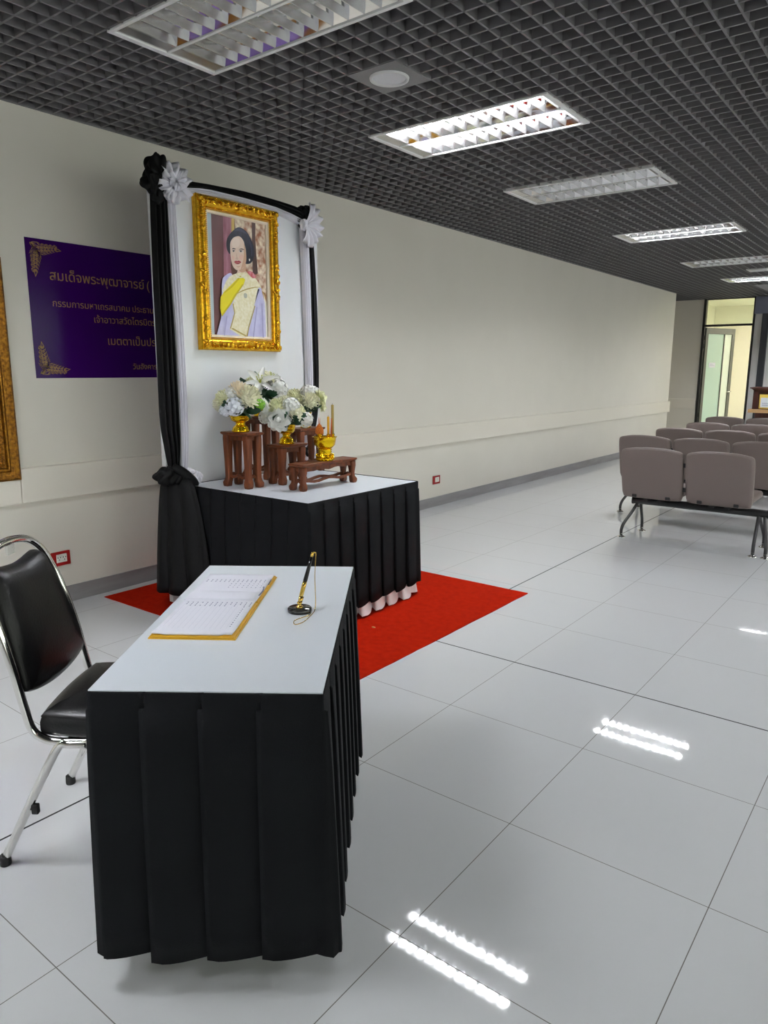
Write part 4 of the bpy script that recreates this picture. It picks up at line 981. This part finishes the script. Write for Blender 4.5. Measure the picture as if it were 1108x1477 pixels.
bouquet('bouquet of white and pale lime blooms on the back right stand', (xe, ye, ze+0.128),
    [('mum', 'petal_cream', 0.025, 0.055, 0.06, 0.056), ('rose', 'petal_lime', -0.045, 0.055, 0.05, 0.042), ('mum', 'petal_lime', -0.075, 0.085, 0.0, 0.048), ('hydrangea', 'petal_white', 0.02, 0.115, 0.01, 0.052),
     ('rose', 'petal_lime', 0.105, 0.085, 0.02, 0.042), ('rose', 'petal_lime', 0.11, 0.02, 0.04, 0.032), ('hydrangea', 'petal_white', 0.06, 0.105, -0.03, 0.05), ('mum', 'petal_cream', -0.03, 0.08, -0.05, 0.05)],
    [(-0.03, 0.0, 0.10, 0.12), (0.09, -0.01, 0.08, 0.14), (-0.06, 0.01, 0.09, 0.12), (0.05, 0.0, 0.1, 0.1), (0.09, 0.05, 0.06, 0.1), (0.0, 0.03, 0.1, 0.1)])

# incense bowl on the low bench with its candles and cone
ZB = ZT+0.157
IX, IY = 1.305, 1.925
t = bowl('incense_bowl', 'large gold bowl holding candles and incense on the low bench', (IX, IY, ZB), 0.052, 0.038, 0.072, 0.145, 0.5)
o = MB(); rnd = random.Random(5)
for k in range(14):
    a = 2*PI*k/14; o.ball((0.050*math.cos(a), 0.050*math.sin(a), 0.030), (0.008, 0.008, 0.012), 6, 4)
    o.ball((0.050*math.cos(a+.22), 0.050*math.sin(a+.22), 0.012), (0.008, 0.008, 0.008), 6, 4)
o.build('embossing', M['gold_bowl'], t)
MB().lathe([(0.06, 0.128), (0.03, 0.131), (0.002, 0.132)], n=24, cap0=False).build('sand', mat('pale_ash', srgb(206, 190, 170), 0.9, bump=(200, 0.6)), t)
def local(r, f): v = RT*r+CAMV*f; return (IX+v.x, IY+v.y)
for (r, f, h, rad, m, lab) in ((0.022, 0.01, 0.135, 0.0075, 'candle', 'shorter yellow candle in the gold incense bowl'), (0.050, -0.004, 0.205, 0.0085, 'candle_grey', 'taller dull gold candle at the right of the incense bowl')):
    x, y = local(r, f)
    t = thing('candle', lab, 'candle', (x, y, ZB+0.13), 0, 'candles in the incense bowl')
    MB().lathe([(rad, 0.022), (rad, h-0.003), (rad*0.6, h), (0.001, h)], n=14).build('stick', M[m], t)
    MB().lathe([(0.014, 0.0), (0.013, 0.004), (0.008, 0.01), (0.010, 0.02), (0.013, 0.03), (0.010, 0.03), (0.001, 0.022)], n=16).build('cup', M['gold_bowl'], t)
    MB().tube([(0, 0, h), (0.0005, 0, h+0.008)], 0.0008, 5).build('wick', M['dark_slot'], t)
x, y = local(0.038, 0.02)
for k in range(3):
    t = thing('incense_stick', 'thin orange incense stick standing between the two candles', 'incense', (x+0.004*math.cos(k*2.1), y+0.004*math.sin(k*2.1), ZB+0.13), 0, 'incense sticks in the gold bowl')
    MB().tube([(0, 0, 0), (0.001*k, 0.001, 0.062), (0.002*k, 0.002*k, 0.115+0.006*k)], 0.0022, 6).build('stick', M['incense'], t)
x, y = local(-0.032, 0.012)
t = thing('cone_offering', 'orange dried flower cone on a gold cup in the incense bowl', 'offering', (x, y, ZB+0.13))
MB().lathe([(0.016, 0), (0.015, 0.004), (0.008, 0.012), (0.010, 0.02), (0.020, 0.032), (0.019, 0.034), (0.001, 0.03)], n=18).build('cup', M['gold_bowl'], t)
c = MB(); c.lathe([(0.018, 0.030), (0.023, 0.045), (0.022, 0.058), (0.014, 0.074), (0.006, 0.088), (0.001, 0.094)], n=18)
for k in range(60):
    z = 0.034+0.05*k/60; a = k*2.4; r = 0.0225 if z < 0.056 else 0.0225*(1-(z-0.056)/0.045)
    c.ball((r*math.cos(a), r*math.sin(a), z), (0.0035, 0.0035, 0.006), 5, 4)
c.build('flower_cone', M['orange_flower'], t)
s = MB()
for k in range(4): s.tube([(0.004*math.cos(k*1.57), 0.004*math.sin(k*1.57), 0.08), (0.006*math.cos(k*1.57), 0.006*math.sin(k*1.57), 0.122+0.008*(k % 2))], [0.0022, 0.0008], 5)
s.build('spike', M['incense'], t)
# ------------------------------------------------------------------ on the signing desk
ZD = 0.75
DM = Matrix.Translation((DESK.x, DESK.y, 0)) @ Matrix.Rotation(DRZ, 4, 'Z')
def on_desk(x, y, z=ZD): return DM @ Vector((x, y, z))
t = thing('signing_book', 'open signing book with yellow cover and handwritten pages on the desk', 'book', on_desk(0.148, 0.6), DRZ-0.018)
bx0, bx1, by0, by1 = -0.115, 0.117, -0.295, 0.288
cv = MB(); cv.box(bx0, bx1, by0, -0.004, 0, 0.0035); cv.box(bx0, bx1, 0.004, by1, 0, 0.0035); cv.box(bx0, bx1, -0.006, 0.006, 0, 0.0022)
cv.box(bx0+0.003, bx1-0.004, by0+0.002, -0.004, 0.0045, 0.0072); cv.box(bx0+0.003, bx1-0.004, 0.004, by1-0.002, 0.0045, 0.0072)
cv.build('cover', M['yellow_cover'], t, bevel=0.0008)
def page(y0, y1, z, x0, x1, curl, name, par):
    mb = MB()
    def top(u, v):
        x = x0+(x1-x0)*u; y = y0+(y1-y0)*v
        return (x, y, z+curl*max(0, 1-v*4)**2*(1 if u < 0.15 or u > 0.85 else 0.35))
    mb.sheet(top, 12, 16); o = mb.build(name, M['paper'], par, thick=0.004, off=-1); return o
p1 = page(by0+0.010, 0.006, 0.0118, bx0+0.006, bx1-0.012, 0.004, 'page', t)
p2 = page(-0.002, by1-0.006, 0.0118, bx0+0.004, bx1-0.010, 0.002, 'page', t)
p3 = MB(); p3.sheet(lambda u, v: (bx0+0.008+(bx1-bx0-0.026)*u, 0.002+0.080*v, 0.0145+0.004*math.sin(PI*v)), 6, 8)
p3.build('folded_sheet', M['paper'], t, thick=0.0008, off=-1)
rl = MB(); ink = MB(); rnd = random.Random(8)
for k in range(14):
    x = bx0+0.018+0.0146*k
    rl.box(x-0.0004, x+0.0004, by0+0.03, -0.012, 0.0119, 0.0121)
    for seg in range(3):
        y = -0.018-0.014*seg
        if seg == 0 or rnd.random() < 0.9: ink.box(x+0.004, x+0.0075, y-0.010, y, 0.0121, 0.0123)
for k in range(11):
    y = -0.06-0.016*k; ink.box(bx1-0.034, bx1-0.030, y-0.009*rnd.uniform(.5, 1), y, 0.0121, 0.0123)
rl.build('ruled_line', M['ink_rule'], p1); ink.build('handwriting', M['ink'], p1)
ink = MB()
for k in range(14):
    x = bx0+0.016+0.0146*k
    for seg in range(2): ink.box(x, x+0.0035, by1-0.07-0.016*seg-0.011, by1-0.07-0.016*seg, 0.0121, 0.0123)
    if k > 5:
        for seg in range(3): ink.box(x, x+0.003, by1-0.112-0.02*seg-0.009*rnd.uniform(.4, 1), by1-0.112-0.02*seg, 0.0121, 0.0123)
ink.build('handwriting', M['ink'], p2)
ck = MB()
ck.tube(smooth_path([(bx1-0.012, 0.05, 0.012), (bx1-0.004, 0.07, 0.02), (bx1-0.006, 0.10, 0.024), (bx1-0.014, 0.13, 0.014)], 5), 0.0022, 6)
ck.tube([(bx1-0.006, 0.17, 0.0115), (bx1-0.004, 0.205, 0.016), (bx1-0.008, 0.225, 0.012)], 0.0022, 6)
ck.build('clip', M['steel_clip'], t)

PB = Vector((2.832, 0.130, ZD))
t = thing('pen_stand', 'round black marble pen stand with a brass socket on the desk', 'pen stand', PB)
MB().lathe([(0.034, 0), (0.0355, 0.002), (0.0355, 0.010), (0.033, 0.0125), (0.004, 0.013)], n=40).build('base', M['marble_black'], t)
s = MB().lathe([(0.011, 0.012), (0.010, 0.016), (0.006, 0.018), (0.005, 0.022), (0.008, 0.027), (0.006, 0.03)], n=20)
ax = Vector((0.015, 0.052, 0.160)).normalized()
s.tube([Vector((0, 0, 0.024)), Vector((0, 0, 0.024))+ax*0.022], [0.006, 0.0075], 16)
s.build('socket', M['brass'], t)
t = thing('pen', 'black and gold chained pen standing in its round stand', 'pen', PB+Vector((0, 0, 0.03)))
A = lambda s: ax*s
MB().tube([A(0.004), A(0.02), A(0.045), A(0.062)], [0.0035, 0.0062, 0.0064, 0.006], 16).build('grip', M['brass'], t)
MB().tube([A(0.062), A(0.066), A(0.10), A(0.138)], [0.0062, 0.0064, 0.0056, 0.0036], 16).build('barrel', M['lacquer'], t)
tip = A(0.146)
MB().tube([A(0.134), A(0.141), tip, tip+Vector((0.003, 0.003, 0.003)), tip+Vector((0.007, 0.007, 0.001))], [0.0036, 0.005, 0.004, 0.0025, 0.002], 12).build('cap', M['brass'], t)
off = PB+Vector((0, 0, 0.03))
ground = [on_desk(*q)-off for q in ((0.438, 0.565, ZD+0.10), (0.440, 0.558, ZD+0.03), (0.438, 0.545, ZD+0.0015), (0.432, 0.500, ZD+0.0015), (0.418, 0.445, ZD+0.0015), (0.398, 0.425, ZD+0.0015), (0.392, 0.455, ZD+0.0015), (0.412, 0.485, ZD+0.0015), (0.424, 0.498, ZD+0.0015), (0.428, 0.525, ZD+0.0015), (0.405, 0.530, ZD+0.0015))]
cp = smooth_path([tuple(tip+Vector((0.007, 0.007, 0.001)))]+[tuple(g) for g in ground], 6)
MB().tube(cp, 0.0011, 6).build('chain', M['brass'], t)

# ------------------------------------------------------------------ banquet chair
CH = thing('banquet_chair', 'black padded banquet chair with chrome frame pulled up to the signing desk', 'chair', (2.08, -0.323, 0), DRZ)
def lean(z): return 0.10-0.13*max(0, (z-0.45)/0.5)**1.4      # x of the back at height z
rt = 0.0125
def side(y): return [(0.405, y*1.03, 0.014), (0.395, y*1.02, 0.20), (0.38, y, 0.36), (0.362, y, 0.392), (0.33, y, 0.395), (0.20, y, 0.390), (0.145, y, 0.400), (0.112, y, 0.43), (lean(0.5), y, 0.50), (lean(0.6), y, 0.60), (lean(0.7), y*0.985, 0.70), (lean(0.8), y*0.94, 0.80), (lean(0.87), y*0.80, 0.875), (lean(0.92), y*0.52, 0.918)]
L_ = side(0.20); R_ = side(-0.20)
path = L_[3:]+[(lean(0.935), 0, 0.932)]+R_[3:][::-1]
fr = MB().tube(smooth_path(path, 5), rt, 10)
for x in (0.22, 0.33): fr.box(x-0.01, x+0.01, -0.2, 0.2, 0.385, 0.400)
fr.box(lean(0.9)-0.004, lean(0.9)+0.004, -0.02, 0.02, 0.895, 0.925)
frame = fr.build('frame', M['chrome'], CH)
for sy, side_ in ((1, L_), (-1, R_)):
    lg = MB().tube(smooth_path(side_[:4], 5), rt, 10).build('leg', M['chrome'], CH)
    c = side_[0]; MB().lathe([(0.0155, 0), (0.0165, 0.004), (0.0155, 0.03), (0.013, 0.03)], (c[0], c[1], 0), 14).build('rubber_foot', M['rubber'], lg)
    y = sy*0.215
    lg = MB().tube(smooth_path([(0.0, y, 0.014), (0.10, y*0.98, 0.215), (0.185, y*0.955, 0.375), (0.215, y*0.95, 0.385), (0.27, y*0.95, 0.385)], 5), rt, 10)
    lo = lg.build('leg', M['chrome'], CH)
    MB().lathe([(0.0155, 0), (0.0165, 0.004), (0.0155, 0.03), (0.013, 0.03)], (0.002, y, 0), 14).build('rubber_foot', M['rubber'], lo)
    MB().box(0.098, 0.118, y-0.008, y+0.008, 0.17, 0.20).build('bumper', M['rubber'], lo, bevel=0.003)
seat_o = smooth_loop([(0.13, -0.17), (0.15, -0.195), (0.28, -0.21), (0.38, -0.21), (0.425, -0.17), (0.435, 0), (0.425, 0.17), (0.38, 0.21), (0.28, 0.21), (0.15, 0.195), (0.13, 0.17), (0.118, 0)], 5)
st = MB().pillow(seat_o, [(0.1, 0.402), (0.93, 0.402), (0.985, 0.408), (1.0, 0.42), (1.0, 0.445), (0.975, 0.460), (0.985, 0.463), (0.93, 0.472), (0.75, 0.485), (0.45, 0.492), (0.1, 0.494)], lambda x, y, h: (x, y, h))
so = st.build('seat', M['leather'], CH)
bk_o = smooth_loop([(0.0, 0.868), (0.06, 0.873), (0.115, 0.880), (0.142, 0.868), (0.152, 0.83), (0.165, 0.75), (0.176, 0.66), (0.183, 0.58), (0.184, 0.545), (0.172, 0.530), (0.10, 0.512), (0.0, 0.505), (-0.10, 0.512), (-0.172, 0.530), (-0.184, 0.545), (-0.183, 0.58), (-0.176, 0.66), (-0.165, 0.75), (-0.152, 0.83), (-0.142, 0.868), (-0.115, 0.880), (-0.06, 0.873)], 5)
bk = MB().pillow(bk_o, [(0.1, -0.020), (0.75, -0.020), (0.96, -0.017), (1.0, -0.006), (1.0, 0.006), (0.965, 0.020), (0.85, 0.032), (0.55, 0.038), (0.1, 0.040)], lambda y, z, h: (lean(z)+h, y, z))
bk.build('backrest', M['leather'], CH)

# ------------------------------------------------------------------ rows of linked waiting chairs (facing the far wall)
def make_row(nseat, lab, loc, legs, pitch=0.535, x0=0.0, extra=None):
    t = thing('waiting_chairs', lab, 'waiting chairs', loc, 0, 'rows of waiting chairs')
    W0 = 0.515; Ln = pitch*nseat
    MB().rings([[(x, y, z) for y, z in rrect(0.17, 0.24, 0.285, 0.345, 0.022, 3)] for x in (0.055, 0.062, Ln+0.06, Ln+0.068)], smooth=False).build('beam', M['powder_black'], t)
    cp = MB()
    for x in (0.05, Ln+0.066): cp.rings([[(x+dx, y, z) for y, z in rrect(0.165, 0.245, 0.28, 0.35, 0.03, 4)] for dx in (0, 0.012)], smooth=False)
    cp.build('end_cap', M['powder_black'], t)
    for k in range(nseat):
        cx = k*pitch+W0/2
        # backrest: slightly arched top edge, rounded corners, leaning back
        o = []
        hw = W0/2
        o += [(-hw+0.012, 0.445-0.055), (-hw+0.045, 0.365), (0, 0.362), (hw-0.045, 0.365), (hw-0.012, 0.39), (hw-0.004, 0.45), (hw, 0.62), (hw-0.002, 0.755), (hw-0.022, 0.787), (hw-0.06, 0.797), (hw*0.5, 0.808), (0, 0.813), (-hw*0.5, 0.808), (-hw+0.06, 0.797), (-hw+0.022, 0.787), (-hw+0.002, 0.755), (-hw, 0.62), (-hw+0.004, 0.45)]
        o = smooth_loop(o, 4)
        lb = lambda z: 0.055-0.10*(z-0.36)/0.44
        b = MB().pillow(o, [(0.1, -0.022), (0.5, -0.021), (0.9, -0.019), (0.985, -0.012), (1.0, 0.0), (0.985, 0.010), (0.985, 0.016), (1.0, 0.026), (0.97, 0.042), (0.85, 0.052), (0.1, 0.056)], lambda x, z, h: (cx+x, lb(z)+h, z))
        b.build('backrest', M['taupe'], t)
        s = MB().pillow(rrect(cx-hw+0.01, cx+hw-0.01, 0.09, 0.53, 0.05, 4), [(0.1, 0.395), (0.95, 0.395), (1.0, 0.405), (1.0, 0.43), (0.96, 0.448), (0.7, 0.455), (0.1, 0.455)], lambda x, y, h: (x, y, h+0.02*(y-0.1)))
        s.build('seat', M['taupe'], t)
        br = MB()
        for dx in (-0.14, 0.14): br.box(cx+dx-0.018, cx+dx+0.018, 0.02, 0.45, 0.372, 0.397); br.box(cx+dx-0.018, cx+dx+0.018, 0.18, 0.23, 0.34, 0.376)
        for dx in (-0.06, 0.06): br.box(cx+dx-0.02, cx+dx+0.02, 0.07, 0.20, 0.338, 0.352)
        br.build('bracket', M['powder_black'], t)
        if k < nseat-1:
            ln = MB()
            for z in (0.47, 0.68): ln.box((k+1)*pitch-0.03, (k+1)*pitch+0.012, lb(z)+0.01, lb(z)+0.03, z-0.018, z+0.018)
            ln.build('link_plate', M['powder_black'], t)
    for top, foot in legs:
        (tx, ty), (fx, fy) = top, foot
        lg = MB().tube(smooth_path([(tx, ty, 0.30), (tx+(fx-tx)*0.30, ty+(fy-ty)*0.30, 0.23), (tx+(fx-tx)*0.85, ty+(fy-ty)*0.85, 0.125), (fx, fy, 0.07), (fx, fy, 0.02)], 5), 0.0135, 10)
        lo = lg.build('leg', M['powder_black'], t)
        MB().lathe([(0.036, 0), (0.037, 0.003), (0.028, 0.009), (0.012, 0.016), (0.011, 0.03), (0.016, 0.034)], (fx, fy, 0), 20).build('foot', M['chrome'], lo)
    return t
make_row(2, 'nearest pair of taupe waiting chairs standing ahead of the other rows', (2.095, 4.875, 0),
         [((0.10, 0.19), (0.022, 0.037)), ((0.115, 0.22), (0.082, 0.402)), ((1.075, 0.19), (1.095, -0.02)), ((1.075, 0.22), (1.10, 0.375)), ((1.12, 0.19), (1.185, -0.022))])
def std(n):
    L = 0.535*n
    return [((0.13, 0.21), (0.04, 0.02)), ((0.13, 0.27), (0.09, 0.41)), ((L-0.05, 0.21), (L+0.02, 0.02)), ((L-0.05, 0.27), (L-0.02, 0.41))]
make_row(4, 'second row of taupe waiting chairs, directly behind the nearest pair from the viewer', (1.655, 6.04, 0), std(4))
make_row(4, 'third row of taupe waiting chairs from the viewer', (1.64, 7.27, 0), std(4))
make_row(4, 'fourth row of taupe waiting chairs from the viewer', (1.655, 8.45, 0), std(4))
make_row(4, 'farthest row of taupe waiting chairs, in front of the wooden cabinet', (1.54, 9.85, 0), std(4))

# ------------------------------------------------------------------ wooden cabinet by the door
t = thing('wooden_cabinet', 'dark wooden cabinet with a crown moulding and a yellow framed sign, by the glass door', 'cabinet', (2.05, 12.75, 0))
b = MB(); b.box(-0.45, 0.45, -0.13, 0.2, 0.80, 1.13); b.box(-0.40, 0.40, -0.10, 0.2, 0.06, 0.74)
b.build('body', M['wood_red'], t, bevel=0.004)
rs = []
for o_, z in ((0.0, 1.12), (0.012, 1.135), (0.03, 1.15), (0.05, 1.155), (0.055, 1.17), (0.0, 1.18)): rs.append([(-0.45-o_, -0.13-o_, z), (0.45+o_, -0.13-o_, z), (0.45+o_, 0.2, z), (-0.45-o_, 0.2, z)])
MB().rings(rs, smooth=False).build('crown', M['wood_red'], t)
MB().box(-0.50, 0.50, -0.2, 0.2, 0.74, 0.80).build('ledge', M['wood_light'], t, bevel=0.005)
pp = MB()
for x in (-0.40, 0.40): pp.box(x-0.035, x+0.035, -0.145, -0.125, 0.80, 1.12)
pp.build('pilaster', M['wood_red'], t, bevel=0.004)
fb = MB()
for x in (-0.38, 0.38): fb.box(x-0.05, x+0.05, -0.11, 0.18, 0, 0.07)
fb.build('foot', M['wood_red'], t)
sg = thing('framed_sign', 'small yellow framed sign with navy writing on the wooden cabinet', 'sign', (1.98, 12.60, 0.815))
MB().box(-0.27, 0.27, 0.0, 0.012, 0, 0.24).build('border', M['sign_yellow'], sg)
q = MB(); q.box(-0.25, 0.25, -0.002, 0.001, 0.02, 0.185)
pn = q.build('sheet', M['sign_white'], sg)
q = MB(); rnd = random.Random(6)
for k in range(6):
    x = -0.09+0.034*k
    q.tube([(x, -0.004, 0.125), (x+0.004, -0.004, 0.15), (x+0.018, -0.004, 0.152), (x+0.02, -0.004, 0.128)], 0.004, 5)
for r_ in range(2):
    for k in range(22): q.box(-0.22+0.02*k, -0.22+0.02*k+0.012, -0.004, -0.0015, 0.085-0.03*r_, 0.094-0.03*r_)
q.build('writing', M['sign_ink'], pn)
